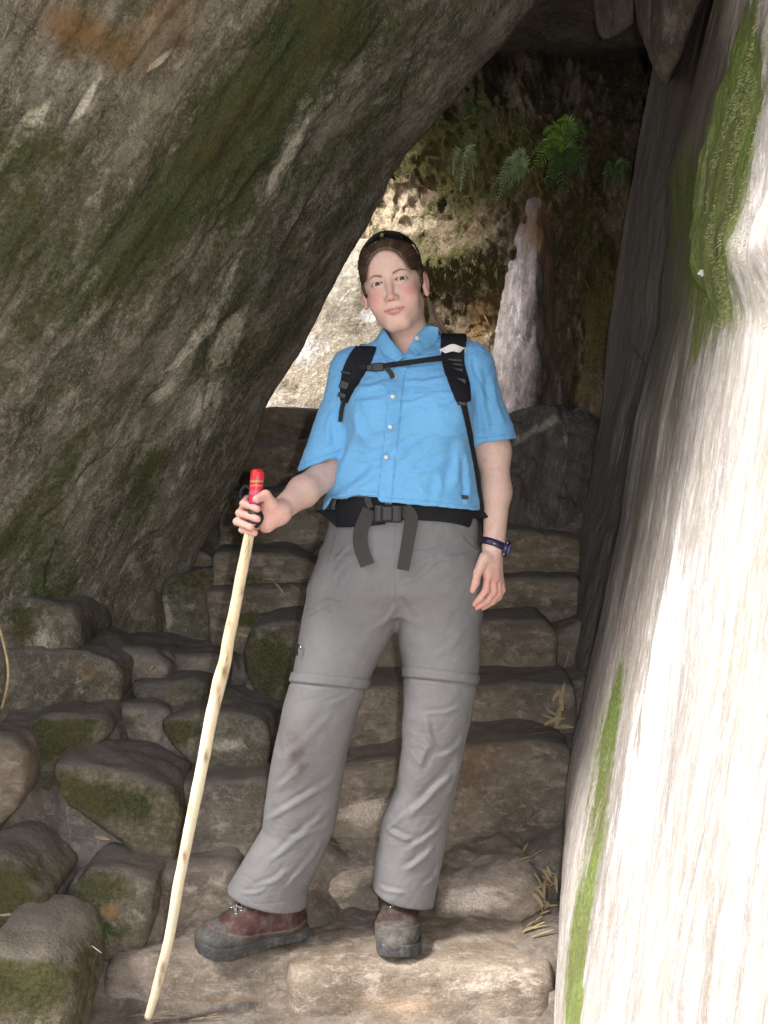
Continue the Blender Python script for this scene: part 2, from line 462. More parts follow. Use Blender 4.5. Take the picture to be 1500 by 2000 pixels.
# --- the great leaning boulder on the left
bv = [-700, -300, 0, 60, 130, 200, 290, 340, 390, 470, 580, 680, 760, 800, 880, 1000, 1080, 1160, 1300]
bu = [1420, 1220, 1045, 1000, 938, 880, 800, 768, 745, 700, 640, 590, 542, 520, 492, 438, 396, 360, 300]
by = [3.1, 3.1, 3.15, 3.15, 3.2, 3.2, 3.25, 3.3, 3.3, 3.35, 3.4, 3.45, 3.5, 3.5, 3.55, 3.6, 3.6, 3.6, 3.5]
lv = [-700, -300, 0, 600, 1100, 1300]; ly = [1.62, 1.72, 1.88, 2.22, 2.62, 2.8]
def f_boulder(s, t):
    v = -650 + t * 1930
    ue = np.interp(v, bv, bu); ye = np.interp(v, bv, by); y0 = np.interp(v, lv, ly)
    a = np.clip(s / 0.86, 0, 1)
    u = -620 + a * (ue + 620)
    y = y0 + (ye - y0) * (0.72 * a + 0.28 * a ** 6) - 0.10 * np.sin(a * math.pi)
    p = Parr(u, v, y)
    b = np.clip((s - 0.86) / 0.14, 0, 1)
    p[:, 1] += 0.6 * b; p[:, 0] -= 0.34 * b ** 1.5
    return p
def post_b(V, Nn):
    u, v = UV(V)
    # long shallow furrows and slabs that run along the dip of the rock
    a = R(-58); w = u * math.cos(a + math.pi / 2) + v * math.sin(a + math.pi / 2); l = u * math.cos(a) + v * math.sin(a)
    q = np.stack([w * 0.013, l * 0.0026, 0 * u + 3.0], 1)
    d = 0.030 * fbm(q, 4) + 0.009 * fbm(q * 3.1 + 5, 4)
    inside = sstep(1.0, 0.84, (u + 620) / (np.interp(v, bv, bu) + 620))
    # raised slabs with a sharp lower left edge
    for (u0, v0, u1, v1, hh, ww) in [(470, 600, 250, 830, .03, 60), (330, 760, 90, 1010, .03, 50), (425, 640, 385, 900, .022, 26), (510, 330, 330, 560, .018, 60), (820, 60, 760, 300, .03, 60), (300, 1040, 210, 1150, .04, 40), (108, 1060, 84, 1150, .03, 20), (720, 180, 560, 470, .018, 40)]:
        dx, dy = u1 - u0, v1 - v0; L = math.hypot(dx, dy); tt = ((u - u0) * dx + (v - v0) * dy) / L / L
        e = ((u - u0) * dy - (v - v0) * dx) / L
        e = e + 14 * noise(np.stack([u * .02, v * .02, 0 * u], 1))
        d = d + hh * sstep(-6, 6, e) * np.exp(-np.maximum(e, 0) / ww) * sstep(-0.15, 0.1, tt) * sstep(1.15, 0.9, tt)
    return V + Nn * (d * inside)[:, None]
pb = [(150, 60, 150, 60, 20, 1, .75), (330, 20, 90, 70, 0, 1, .4), (30, 330, 200, 130, 60, 0, .12), (430, 240, 420, 60, -52, 0, .40), (560, 130, 300, 40, -50, 0, .3), (250, 480, 260, 80, -45, 0, .22), (650, 60, 160, 120, 0, 0, .3),
      (480, 420, 200, 200, 0, 0, .3), (300, 900, 60, 30, -60, 0, .4), (270, 990, 70, 40, -60, 0, .45), (40, 1080, 120, 120, 0, 0, .2), (700, 350, 120, 220, 30, 2, .25),
      (365, 700, 120, 26, -62, 2, 1.1), (440, 690, 110, 20, -65, 2, 1.0), (250, 450, 90, 22, -50, 2, .9), (330, 320, 50, 12, -70, 2, .9), (170, 620, 90, 25, -60, 2, .6), (470, 500, 90, 14, -65, 2, .7), (560, 300, 120, 25, -65, 2, .5), (150, 1130, 60, 25, -60, 2, .5),
      (60, 240, 20, 60, 40, 2, .8), (170, 190, 70, 12, -60, 2, .9), (310, 120, 40, 10, -40, 2, .9), (20, 300, 80, 14, -50, 2, .9), (620, 180, 90, 40, -60, 2, .6), (400, 820, 120, 60, -60, 2, .5), (560, 60, 60, 60, 0, 2, .4)]
o = sheet('leaning_boulder', M_boulder, f_boulder, 360, 420, (-0.6, 0.35, 0.0), amp=0.030, freq=1.5, fine=0.007, ffreq=11, patches=pb, post=post_b, seed=2.0)
tag(o, 'huge mossy granite boulder leaning over the stairs from the upper left', 'boulder')

# --- right hand wall
def xw(Y, z):
    return 0.385 + 0.165 * (z + 0.05) + np.where(Y > 2.2, 0.20, 0.115) * (Y - 2.2)
cv = [-700, -200, 0, 200, 350, 475, 550, 640, 700, 825, 935, 1010, 1112, 1175, 1252, 1315, 1388, 1430, 1500, 1700, 2000, 2400]
cu = [1560, 1450, 1400, 1350, 1310, 1312, 1300, 1293, 1275, 1240, 1222, 1213, 1190, 1178, 1161, 1147, 1132, 1120, 1112, 1100, 1085, 1065]
cy = [3.0] * 17 + [2.95, 2.85, 2.55, 2.24, 1.9]
def f_wall(s, t):
    v = -650 + t * 3000
    ue = np.interp(v, cv, cu); ye = np.interp(v, cv, cy)
    pe = Parr(ue, v, ye)                                  # far edge
    # near end: along the wall towards and past the camera
    a = np.clip((s - 0.06) / 0.94, 0, 1)
    y = ye + (0.15 - ye) * (0.55 * a + 0.45 * a ** 0.6)
    z = pe[:, 2] + (np.interp(v, [-650, 400, 1000, 2350], [2.2, 1.55, 1.15, -0.35]) - pe[:, 2]) * a
    x = xw(y, z); x0 = xw(ye, pe[:, 2])
    w = sstep(0, 0.35, a)
    x = pe[:, 0] + (x - x0) + (x0 - pe[:, 0]) * w
    p = np.stack([x, y, z], 1)
    b = np.clip(1 - s / 0.06, 0, 1)                       # far edge rolls into the crack
    p[:, 0] += 0.28 * b ** 1.3; p[:, 1] += 0.012 * b
    return p
def post_w(V, Nn):
    # vertical flutes down the wall
    q = np.stack([(V[:, 1] + 0.18 * V[:, 2]) * 9.0, V[:, 2] * 0.7, V[:, 2] * 0 + 2], 1)
    d = 0.007 * fbm(q, 4) + 0.003 * fbm(q * np.array([5, 3, 1]) + 4, 3)
    V = V + Nn * d[:, None]
    # a mossy bulge at the upper right stands proud of the wall
    u, v = UV(V); e = u - np.interp(v, [-700, -200, 0, 140, 220, 300, 375, 440, 530, 575, 620, 700], [1560, 1520, 1490, 1450, 1425, 1402, 1386, 1380, 1366, 1382, 1396, 1440])
    e = e + 9 * noise(np.stack([v * .03, V[:, 1] * 3, 0 * v], 1)) + 4 * noise(np.stack([v * .12, V[:, 1] * 3, 0 * v], 1))
    m = sstep(-4, 10, e) * sstep(640, 470, v) * (V[:, 1] < 2.2) * (V[:, 1] > .1)
    n = fbm(V * np.array((8, 8, 8.0)), 4)
    V[:, 0] -= m * (.040 + .018 * n)
    return V
pw = [(1186, 1440, 20, 120, 6, 0, .72), (1168, 1620, 24, 110, 8, 0, .76), (1142, 1790, 19, 120, 7, 0, .74), (1124, 1930, 16, 130, 5, 0, .8), (1205, 1330, 10, 120, 8, 0, .5), (1150, 1560, 8, 200, 7, 0, .4), (1250, 1280, 30, 160, 14, 0, .5), (1365, 640, 45, 120, 5, 0, .55), (1120, 1950, 14, 160, 4, 0, .9), (1345, 420, 40, 160, 0, 0, .4), (1445, 330, 60, 280, 8, 0, 1.0), (1405, 520, 40, 80, 0, 0, .8), (1485, 100, 50, 160, 0, 0, .75), (1385, 250, 20, 300, 6, 1, .9), (1492, 200, 45, 230, 4, 1, .7), (1480, 330, 60, 260, 8, 0, .45), (1310, 300, 60, 280, 0, 0, .5),  # moss and brown on the bulge, darkened in colour to offset strong sun
      (1330, 150, 50, 420, 4, 1, .95), (1310, 520, 40, 200, 5, 1, .8), (1270, 850, 34, 220, 10, 1, .6), (1215, 1150, 26, 220, 10, 1, .45), (1300, 1000, 14, 260, 7, 1, .4), (1350, 1450, 10, 300, 5, 1, .25), (1130, 1600, 14, 300, 8, 1, .3), (1300, 1200, 40, 300, 8, 2, .6), (1230, 1600, 40, 300, 5, 2, .5)]
o = sheet('right_rock_wall', M_wall, f_wall, 420, 420, (0.7, 0.0, 0.05), amp=0.018, freq=1.3, fine=0.004, ffreq=10, stretch=(1, 1, .5), patches=pw, post=post_w, flip=True, seed=5.0)
tag(o, 'tall pale fluted rock wall with a green moss strip along the right of the stairs', 'rock wall')

fv = [-700, -300, 0, 140, 200, 325, 425, 575, 650, 775, 850, 940, 1000, 1045, 1130, 1300, 1430, 1500]
fu = [1400, 1330, 1296, 1277, 1265, 1240, 1220, 1200, 1190, 1180, 1165, 1150, 1142, 1136, 1128, 1121, 1112, 1108]
fy = [4.1, 4.1, 4.1, 4.1, 4.1, 4.1, 4.1, 4.05, 4.05, 4.0, 3.95, 3.85, 3.75, 3.6, 3.5, 3.25, 3.02, 2.95]
def f_far(s, t):
    v = -650 + t * 2130
    ue = np.interp(v, fv, fu); ye = np.interp(v, fv, fy)
    un = np.interp(v, cv, cu) + 60; yn = np.interp(v, cv, cy) + 0.06
    b = np.clip(1 - s / 0.12, 0, 1); a = np.clip((s - 0.12) / 0.88, 0, 1)
    p = Parr(ue, v, ye) * (1 - a)[:, None] + Parr(un, v, yn) * a[:, None]
    p[:, 0] -= 0.03 * np.sin(a * math.pi)
    p[:, 0] += 0.35 * b ** 1.4; p[:, 1] += 0.10 * b
    return p
def post_f(V, Nn):
    u, v = UV(V)
    d = 0.012 * fbm(np.stack([V[:, 1] * 6 + V[:, 2], V[:, 2] * .8, V[:, 0] * 0], 1), 4)
    e = u - np.interp(v, [350, 450, 525, 665, 715, 760], [1305, 1260, 1240, 1232, 1264, 1262]) + 3 * noise(np.stack([v * .05, v * 0, v * 0], 1))
    d = d - 0.02 * np.exp(-(e / 3.0) ** 2) * sstep(330, 380, v) * sstep(760, 700, v)
    d = d + 0.02 * sstep(-5, 5, e) * sstep(300, 420, v) * sstep(800, 700, v)
    return V + Nn * d[:, None]
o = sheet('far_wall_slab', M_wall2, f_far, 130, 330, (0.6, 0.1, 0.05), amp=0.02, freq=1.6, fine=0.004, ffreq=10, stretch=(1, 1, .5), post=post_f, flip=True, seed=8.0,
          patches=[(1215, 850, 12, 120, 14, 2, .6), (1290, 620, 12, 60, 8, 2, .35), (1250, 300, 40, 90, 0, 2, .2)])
tag(o, 'dark cracked rock slab standing behind the pale right wall', 'rock wall')

rv_ = [-700, -200, 0, 140, 220, 300, 375, 440, 530, 575, 620, 700, 800]
ru_ = [1560, 1520, 1490, 1450, 1425, 1402, 1386, 1380, 1366, 1382, 1396, 1440, 1500]
# --- back of the gap
def f_back(s, t):
    u = 330 + s * 1150; v = -900 + t * 2100
    y = 5.0 + 0 * u
    y = y - 0.55 * sstep(700, 1150, u) + 1.5 * sstep(230, -60, v)
    y = y + 0.3 * sstep(760, 560, u)
    return Parr(u, v, y)
def post_k(V, Nn):
    u, v = UV(V)
    q = np.stack([u * 0.012, v * 0.007, 0 * u], 1)
    d = 0.12 * fbm(q, 4) + 0.035 * fbm(q * 4.3 + 3, 4, True) + 0.022 * fbm(q * 13 + 1, 3)
    d = d + 0.06 * np.exp(-((u - 820) / 120) ** 2 - ((v - 400) / 90) ** 2) + 0.10 * sstep(500, 640, v) * np.exp(-((u - 900) / 110) ** 2)
    # horizontal shelf and cleft
    d = d - 0.07 * np.exp(-((v - 500 + 0.35 * (u - 900)) / 26) ** 2) * sstep(780, 860, u) * sstep(1010, 960, u)
    return V + Nn * d[:, None]
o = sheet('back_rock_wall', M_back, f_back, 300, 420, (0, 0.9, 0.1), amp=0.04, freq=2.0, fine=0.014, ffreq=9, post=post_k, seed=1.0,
          patches=[(860, 320, 120, 60, 30, 0, .7), (830, 330, 140, 80, 30, 1, .6), (1060, 400, 40, 60, 0, 1, .6), (930, 610, 60, 70, 0, 1, .7), (960, 260, 160, 70, 20, 0, .5), (900, 530, 120, 40, 0, 0, .5), (1170, 450, 40, 150, 0, 0, .3), (1170, 500, 60, 200, 0, 1, .3),  # first moss patch deepened to stand in for shade above the sunlit part
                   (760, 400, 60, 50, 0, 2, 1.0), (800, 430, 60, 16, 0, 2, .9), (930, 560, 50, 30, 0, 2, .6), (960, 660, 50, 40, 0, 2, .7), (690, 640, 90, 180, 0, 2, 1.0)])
tag(o, 'ochre and moss covered rock wall closing the gap behind the woman', 'rock wall')
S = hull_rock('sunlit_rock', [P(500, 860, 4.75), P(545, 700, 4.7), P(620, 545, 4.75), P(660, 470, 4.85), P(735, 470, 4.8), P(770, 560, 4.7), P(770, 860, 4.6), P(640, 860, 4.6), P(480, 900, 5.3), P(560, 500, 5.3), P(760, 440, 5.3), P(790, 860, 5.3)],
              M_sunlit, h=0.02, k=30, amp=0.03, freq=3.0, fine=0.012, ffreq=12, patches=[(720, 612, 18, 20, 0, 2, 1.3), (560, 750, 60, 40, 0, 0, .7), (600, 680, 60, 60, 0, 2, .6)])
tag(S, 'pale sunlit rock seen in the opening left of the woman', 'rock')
S = hull_rock('rock_pillar', [P(1042, 378, 4.52), P(1086, 388, 4.55), P(1008, 408, 4.62), P(976, 560, 4.66), P(958, 700, 4.68), P(940, 830, 4.66), P(1050, 455, 4.42), P(1046, 600, 4.38), P(1042, 830, 4.34), P(1088, 470, 4.62), P(1092, 830, 4.56), P(1070, 372, 4.9),
              P(960, 830, 4.95), P(1110, 830, 4.95), P(1000, 1010, 4.5), P(1110, 1010, 4.5), P(1000, 1010, 4.9)],
              M_pillar, h=0.014, k=110, amp=0.040, freq=4.6, fine=0.024, ffreq=15, patches=[(1070, 450, 60, 70, 0, 1, 1.0), (1010, 640, 30, 160, 0, 2, .4), (1050, 850, 80, 120, 0, 1, .5), (1075, 600, 18, 200, 0, 1, .7)], stretch=(1.5, 1, .6))
tag(S, 'upright pinkish rock pillar right of her shoulder with brown mossy top', 'rock')
S = hull_rock('rock_rib', [P(1125, 350, 4.62), P(1175, 320, 4.5), P(1112, 700, 4.55), P(1170, 700, 4.42), P(1240, 340, 4.4), P(1235, 800, 4.3), P(1105, 900, 4.45), P(1190, 960, 4.3), P(1110, 1000, 4.9), P(1230, 1000, 4.9), P(1130, 340, 5.1), P(1250, 320, 5.1)],
              M_back, h=0.018, k=60, amp=0.09, freq=3.6, fine=0.03, ffreq=11, stretch=(1.6, 1, .6), patches=[(1150, 600, 60, 160, 0, 0, .5), (1170, 520, 60, 130, 0, 1, .7)])
tag(S, 'lumpy mossy rock rib between the pinkish pillar and the dark slab', 'rock')
S = hull_rock('lower_back_boulder', [P(960, 850, 3.98), P(1060, 800, 3.98), P(1140, 830, 4.0), P(1170, 930, 4.0), P(1160, 1050, 3.85), P(980, 1060, 3.85), P(960, 960, 3.85), P(960, 830, 4.4), P(1180, 830, 4.4), P(1170, 1060, 4.4)],
              M_wall2, h=0.014, k=70, amp=0.06, freq=4.0, fine=0.02, ffreq=13, ridged=True, patches=[(1050, 840, 60, 14, -30, 2, .8), (1105, 850, 12, 50, 10, 2, .7)])
tag(S, 'dark ridged boulder at the head of the stairs right of her arm', 'boulder')
# roof stones that shut out the sky
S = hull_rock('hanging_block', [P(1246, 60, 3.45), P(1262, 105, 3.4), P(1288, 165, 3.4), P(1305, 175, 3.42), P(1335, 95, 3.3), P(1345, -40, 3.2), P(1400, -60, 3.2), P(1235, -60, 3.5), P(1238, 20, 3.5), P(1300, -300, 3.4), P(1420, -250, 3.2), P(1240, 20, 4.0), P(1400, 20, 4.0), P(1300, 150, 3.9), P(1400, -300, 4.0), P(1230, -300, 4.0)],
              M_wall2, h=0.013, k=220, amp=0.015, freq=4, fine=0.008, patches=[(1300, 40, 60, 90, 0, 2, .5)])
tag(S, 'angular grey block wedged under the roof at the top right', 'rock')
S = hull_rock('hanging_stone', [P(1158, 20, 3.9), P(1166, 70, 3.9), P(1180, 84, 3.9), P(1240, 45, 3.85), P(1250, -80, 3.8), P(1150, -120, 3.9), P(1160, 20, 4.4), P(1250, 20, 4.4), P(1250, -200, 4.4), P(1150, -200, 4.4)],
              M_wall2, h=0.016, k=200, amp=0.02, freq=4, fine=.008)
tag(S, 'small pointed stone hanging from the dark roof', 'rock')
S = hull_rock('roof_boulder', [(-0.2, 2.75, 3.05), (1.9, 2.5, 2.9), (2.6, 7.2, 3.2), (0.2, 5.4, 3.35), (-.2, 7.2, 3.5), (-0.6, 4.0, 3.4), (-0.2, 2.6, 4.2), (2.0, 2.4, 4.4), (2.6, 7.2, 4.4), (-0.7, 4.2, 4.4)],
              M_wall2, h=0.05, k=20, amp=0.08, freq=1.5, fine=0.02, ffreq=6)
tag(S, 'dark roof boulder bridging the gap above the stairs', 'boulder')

S = hull_rock('overhead_sun_blocker', [(-1.55, 1.22, 2.62), (-.72, 1.13, 2.6), (-.25, .98, 2.6), (1.3, .84, 2.60), (1.4, 2.8, 2.75), (-1.5, 2.8, 2.85), (-1.4, 1.5, 3.5), (1.3, 1.5, 3.4), (1.3, 2.8, 3.6), (-1.4, 2.8, 3.6)],
              M_wall2, h=0.05, k=25, amp=0.06, freq=1.8)  # added out of view to keep the sun off the deeper wall
tag(S, 'unseen rock-shaped blocker added above the foot of the stairs for shade', 'boulder')
S = hull_rock('side_sun_blocker', [(-2.25, 1.35, 0.2), (-4.2, 0.7, -.2), (-4.2, 3.0, -.2), (-2.2, 3.0, .2), (-2.35, 1.3, 3.4), (-4.0, 0.9, 3.2), (-4.0, 2.8, 3.4), (-2.3, 2.6, 3.4)],
              M_boulder, h=0.06, k=20, amp=0.08, freq=1.2)  # added out of view to shade the left end of the lowest step
tag(S, 'unseen rock-shaped blocker added left of the stairs for shade', 'boulder')
# ------------------------------------------------------------------ ground and steps
SG = 'stone steps climbing the gap'
def st(front, Y, label, **kw):
    kw.setdefault('cat', 'step'); kw.setdefault('group', SG); kw.setdefault('grow', 0.018); kw.setdefault('k', 130); kw.setdefault('amp', .012); kw.setdefault('freq', 6); kw.setdefault('fine', .006)
    return stone('stone_step', front, Y, label, **kw)
# the steps she walks on, from below (px outline, distance)
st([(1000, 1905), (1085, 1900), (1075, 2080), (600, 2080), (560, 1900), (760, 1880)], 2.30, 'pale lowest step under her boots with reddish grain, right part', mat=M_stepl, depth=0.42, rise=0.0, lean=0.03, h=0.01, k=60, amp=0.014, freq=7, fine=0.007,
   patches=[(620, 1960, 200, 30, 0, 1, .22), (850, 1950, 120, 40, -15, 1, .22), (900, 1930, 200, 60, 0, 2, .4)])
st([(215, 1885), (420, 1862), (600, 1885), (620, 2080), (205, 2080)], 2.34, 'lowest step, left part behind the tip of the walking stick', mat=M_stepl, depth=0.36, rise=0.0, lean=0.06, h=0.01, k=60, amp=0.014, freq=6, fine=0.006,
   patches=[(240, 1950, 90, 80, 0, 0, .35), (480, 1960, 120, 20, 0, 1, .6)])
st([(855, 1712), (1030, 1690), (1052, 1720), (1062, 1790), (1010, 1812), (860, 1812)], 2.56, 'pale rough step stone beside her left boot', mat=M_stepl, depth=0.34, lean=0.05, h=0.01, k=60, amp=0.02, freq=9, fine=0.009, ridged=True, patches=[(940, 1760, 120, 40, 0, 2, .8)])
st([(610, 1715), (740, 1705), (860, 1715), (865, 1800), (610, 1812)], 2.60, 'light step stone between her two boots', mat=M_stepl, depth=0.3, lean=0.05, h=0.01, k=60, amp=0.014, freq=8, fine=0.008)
st([(650, 1512), (800, 1480), (812, 1500), (805, 1630), (640, 1640), (630, 1560)], 2.80, 'speckled brown step stone between her calves', depth=0.32, lean=0.05, patches=[(720, 1590, 90, 40, 0, 2, .8)])
st([(800, 1478), (950, 1456), (1060, 1452), (1105, 1470), (1100, 1600), (1020, 1618), (810, 1628)], 2.80, 'broad brown step stone right of her shin with a long crack below', depth=0.32, lean=0.03, patches=[(900, 1500, 100, 60, 0, 1, .3), (1000, 1620, 60, 14, 0, 2, .6)])
st([(650, 1620), (900, 1600), (1110, 1600), (1110, 1690), (900, 1700), (650, 1705)], 2.70, 'low trodden tread below the cracked step', depth=0.3, lean=0.16, mat=M_dirt, drop=0.05)
st([(640, 1350), (900, 1352), (1115, 1345), (1118, 1440), (900, 1462), (640, 1480)], 3.0, 'brown step stone level with her knees', depth=0.36, lean=0.03)
st([(560, 1225), (760, 1225), (900, 1225), (905, 1310), (700, 1330), (560, 1330)], 3.24, 'step stone seen between her thighs', depth=0.34, lean=0.03)
st([(905, 1222), (1060, 1216), (1085, 1240), (1080, 1310), (910, 1312)], 3.24, 'grainy step stone right of her left thigh', depth=0.34, lean=0.03, patches=[(1000, 1280, 60, 30, 0, 2, .3)])
st([(860, 1142), (1128, 1136), (1130, 1205), (860, 1210)], 3.44, 'dark step stone just below her hanging hand', depth=0.32, lean=0.03)
st([(870, 1052), (1000, 1040), (1130, 1058), (1130, 1130), (870, 1140)], 3.58, 'uppermost dark step stone beside her wristwatch', depth=0.5, lean=0.03)
st([(420, 1088), (560, 1085), (600, 1100), (640, 1120), (640, 1170), (420, 1165)], 3.5, 'flat mossy step stone behind the walking stick', depth=0.36, lean=0.04, patches=[(480, 1130, 80, 20, 0, 0, .7)], drop=0.2)
st([(410, 1160), (600, 1150), (660, 1170), (640, 1225), (420, 1230)], 3.38, 'low step stone strewn with dry bamboo leaves', depth=0.26, lean=0.06, patches=[(500, 1210, 80, 20, 0, 0, .9)], drop=0.2)
st([(440, 975), (560, 960), (700, 960), (700, 1090), (430, 1095)], 3.75, 'wide dark step behind the hand on the stick', depth=0.4, lean=0.05, patches=[(470, 1060, 50, 40, 0, 0, .7)])
st([(470, 880), (600, 865), (720, 870), (720, 975), (450, 975)], 3.98, 'dark step under the topmost slab', depth=0.45, lean=0.05)
st([(500, 806), (560, 801), (625, 812), (800, 820), (800, 890), (470, 890)], 4.2, 'topmost dark slab below the sunlit rock', depth=0.5, lean=0.03)

# stones piled on the left of the stairs
MG = 'mossy stones beside the stairs'
def ms(front, Y, label, **kw):
    kw.setdefault('cat', 'stone'); kw.setdefault('mat', M_mossy); kw.setdefault('grow', 0.008); kw.setdefault('k', 130); kw.setdefault('amp', .013); kw.setdefault('rise', 0.0); kw.setdefault('fine', .012); kw.setdefault('ffreq', 13)
    return stone('mossy_stone', front, Y, label, group=MG, **kw)
ms([(-60, 1290), (60, 1265), (190, 1275), (235, 1310), (225, 1370), (120, 1400), (-60, 1425)], 2.95, 'long mossy stone under the boulder at the left edge', h=0.014, amp=0.03, freq=6, patches=[(80, 1350, 120, 40, -10, 2, .5), (180, 1320, 50, 30, 0, 1, .4)])
ms([(150, 1275), (200, 1268), (300, 1275), (330, 1300), (320, 1345), (200, 1350)], 3.1, 'bare brown stone behind the flat yellowish one', mat=M_step, h=0.014)
ms([(258, 1335), (300, 1330), (408, 1336), (412, 1368), (330, 1378), (262, 1362)], 3.02, 'flat yellowish stone left of the walking stick', h=0.01, drop=0.04, depth=0.3, patches=[(340, 1350, 60, 20, 0, 1, .5), (370, 1365, 30, 14, 0, 2, .6)], amp=0.01)
ms([(268, 1285), (430, 1278), (450, 1300), (440, 1330), (290, 1328)], 3.18, 'level dusty slab above the flat yellowish stone', mat=M_step, h=0.012, depth=0.3, patches=[(330, 1300, 60, 20, 0, 0, .5)])
ms([(490, 1225), (560, 1205), (610, 1215), (620, 1390), (540, 1392), (500, 1350), (468, 1305)], 3.1, 'large rounded green stone behind her right leg', h=0.012, k=60, patches=[(520, 1280, 50, 50, 0, 0, .5)], depth=0.3)
ms([(400, 1300), (480, 1300), (500, 1360), (500, 1400), (400, 1400)], 3.28, 'dark stone in the hollow behind the stick', mat=M_step, h=0.014)
ms([(312, 1420), (360, 1398), (460, 1392), (520, 1412), (528, 1455), (500, 1485), (430, 1490), (345, 1462)], 2.82, 'oval mossy stone crossed by the walking stick', h=0.01, amp=0.014, patches=[(350, 1430, 40, 30, 0, 0, .6), (440, 1455, 60, 20, 0, 2, .7)])
ms([(45, 1420), (90, 1398), (200, 1400), (215, 1425), (175, 1460), (110, 1478), (80, 1520), (60, 1512)], 2.75, 'wedge shaped stone with yellow green moss at the left', h=0.01, patches=[(110, 1430, 80, 40, -20, 0, .7), (170, 1430, 50, 30, 0, 2, .4)])
ms([(190, 1385), (300, 1380), (330, 1400), (300, 1450), (200, 1450)], 2.9, 'half buried dusty stone left of the oval mossy one', mat=M_step, h=0.014, patches=[(220, 1410, 50, 30, 0, 0, .6)], depth=0.25)
ms([(-50, 1440), (30, 1450), (52, 1500), (40, 1560), (-50, 1580)], 2.62, 'black damp stone at the left edge of the picture', mat=M_step, h=0.014)
ms([(102, 1500), (140, 1488), (240, 1510), (330, 1545), (350, 1600), (330, 1635), (200, 1612), (125, 1570)], 2.58, 'large dark mossy step stone left of the stick', h=0.01, amp=0.018, patches=[(200, 1560, 110, 40, 15, 0, .7), (130, 1580, 30, 30, 0, 2, .5)], depth=0.4)
ms([(340, 1540), (420, 1528), (520, 1525), (540, 1560), (530, 1630), (400, 1640), (345, 1620)], 2.66, 'dusty brown step stone behind the stick and her shin', mat=M_step, h=0.012, depth=0.36, patches=[(420, 1600, 60, 30, 0, 0, .5)])
ms([(-60, 1690), (0, 1672), (40, 1700), (88, 1760), (60, 1778), (-60, 1785)], 2.36, 'dark green pointed stone at the lower left edge', h=0.01, amp=0.014, patches=[(10, 1730, 50, 40, 0, 0, 1.0)], depth=0.26, drop=0.06)
ms([(140, 1735), (180, 1698), (240, 1712), (300, 1725), (300, 1790), (250, 1825), (180, 1830), (145, 1780)], 2.42, 'brownish mossy stone with a grass tuft at its foot', h=0.01, amp=0.018, patches=[(180, 1730, 60, 40, 0, 0, .6), (215, 1780, 20, 14, 0, 1, .9), (190, 1712, 30, 12, 0, 2, .8)], depth=0.36)
ms([(285, 1720), (360, 1700), (455, 1690), (470, 1710), (470, 1775), (300, 1800)], 2.50, 'squared step stone behind the toe of her boot', mat=M_step, h=0.01, amp=0.012, patches=[(380, 1740, 80, 30, 0, 0, .35), (420, 1730, 60, 30, 0, 1, .3)], depth=0.34)
ms([(-80, 1850), (20, 1835), (110, 1855), (150, 1905), (158, 2000), (130, 2100), (-80, 2100)], 2.08, 'big rounded mossy stone in the lower left corner', h=0.012, k=55, grow=-.01, amp=0.02, patches=[(60, 1910, 120, 70, 0, 0, .5)], depth=0.34)
# rubble wall under the boulder
RG = 'rubble stones under the boulder'
def rb(front, Y, label, **kw):
    kw.setdefault('mat', M_mossy)
    return stone('rubble_stone', front, Y, label, cat='stone', group=RG, **kw)
rb([(165, 1120), (215, 1080), (300, 1090), (310, 1260), (170, 1265)], 3.42, 'upright black green stone in the dark recess', h=0.014, patches=[(200, 1160, 40, 60, 0, 0, 1.0), (260, 1180, 30, 50, 0, 2, .5)], amp=0.03)
rb([(305, 1130), (420, 1105), (440, 1180), (440, 1270), (305, 1265)], 3.46, 'blocky mottled stone right in the recess behind the stick', h=0.014, patches=[(320, 1200, 12, 60, 0, 2, .9), (380, 1180, 40, 40, 0, 2, .3), (390, 1140, 40, 20, 0, 1, .4)], amp=0.03)
rb([(200, 1080), (300, 1050), (400, 1070), (430, 1110), (300, 1135), (180, 1120)], 3.6, 'reddish brown cobbled stone tucked beneath the boulder', mat=M_step, h=0.014, patches=[(290, 1110, 50, 20, 0, 1, .6), (300, 1115, 20, 14, 0, 2, .9), (250, 1125, 30, 14, 0, 2, .6)], amp=0.04, freq=8)
rb([(285, 1020), (378, 1042), (385, 1110), (290, 1090)], 3.62, 'small grey stone wedged in a crack beneath the boulder', mat=M_step, h=0.014, patches=[(350, 1055, 30, 14, 0, 2, .7)])
rb([(-80, 1150), (80, 1170), (150, 1190), (165, 1270), (60, 1300), (-80, 1310)], 3.0, 'lichen spotted stone at the foot of the boulder on the far left', h=0.014, patches=[(80, 1250, 60, 40, 0, 2, .6), (40, 1220, 30, 40, 0, 0, .3)], amp=0.03)

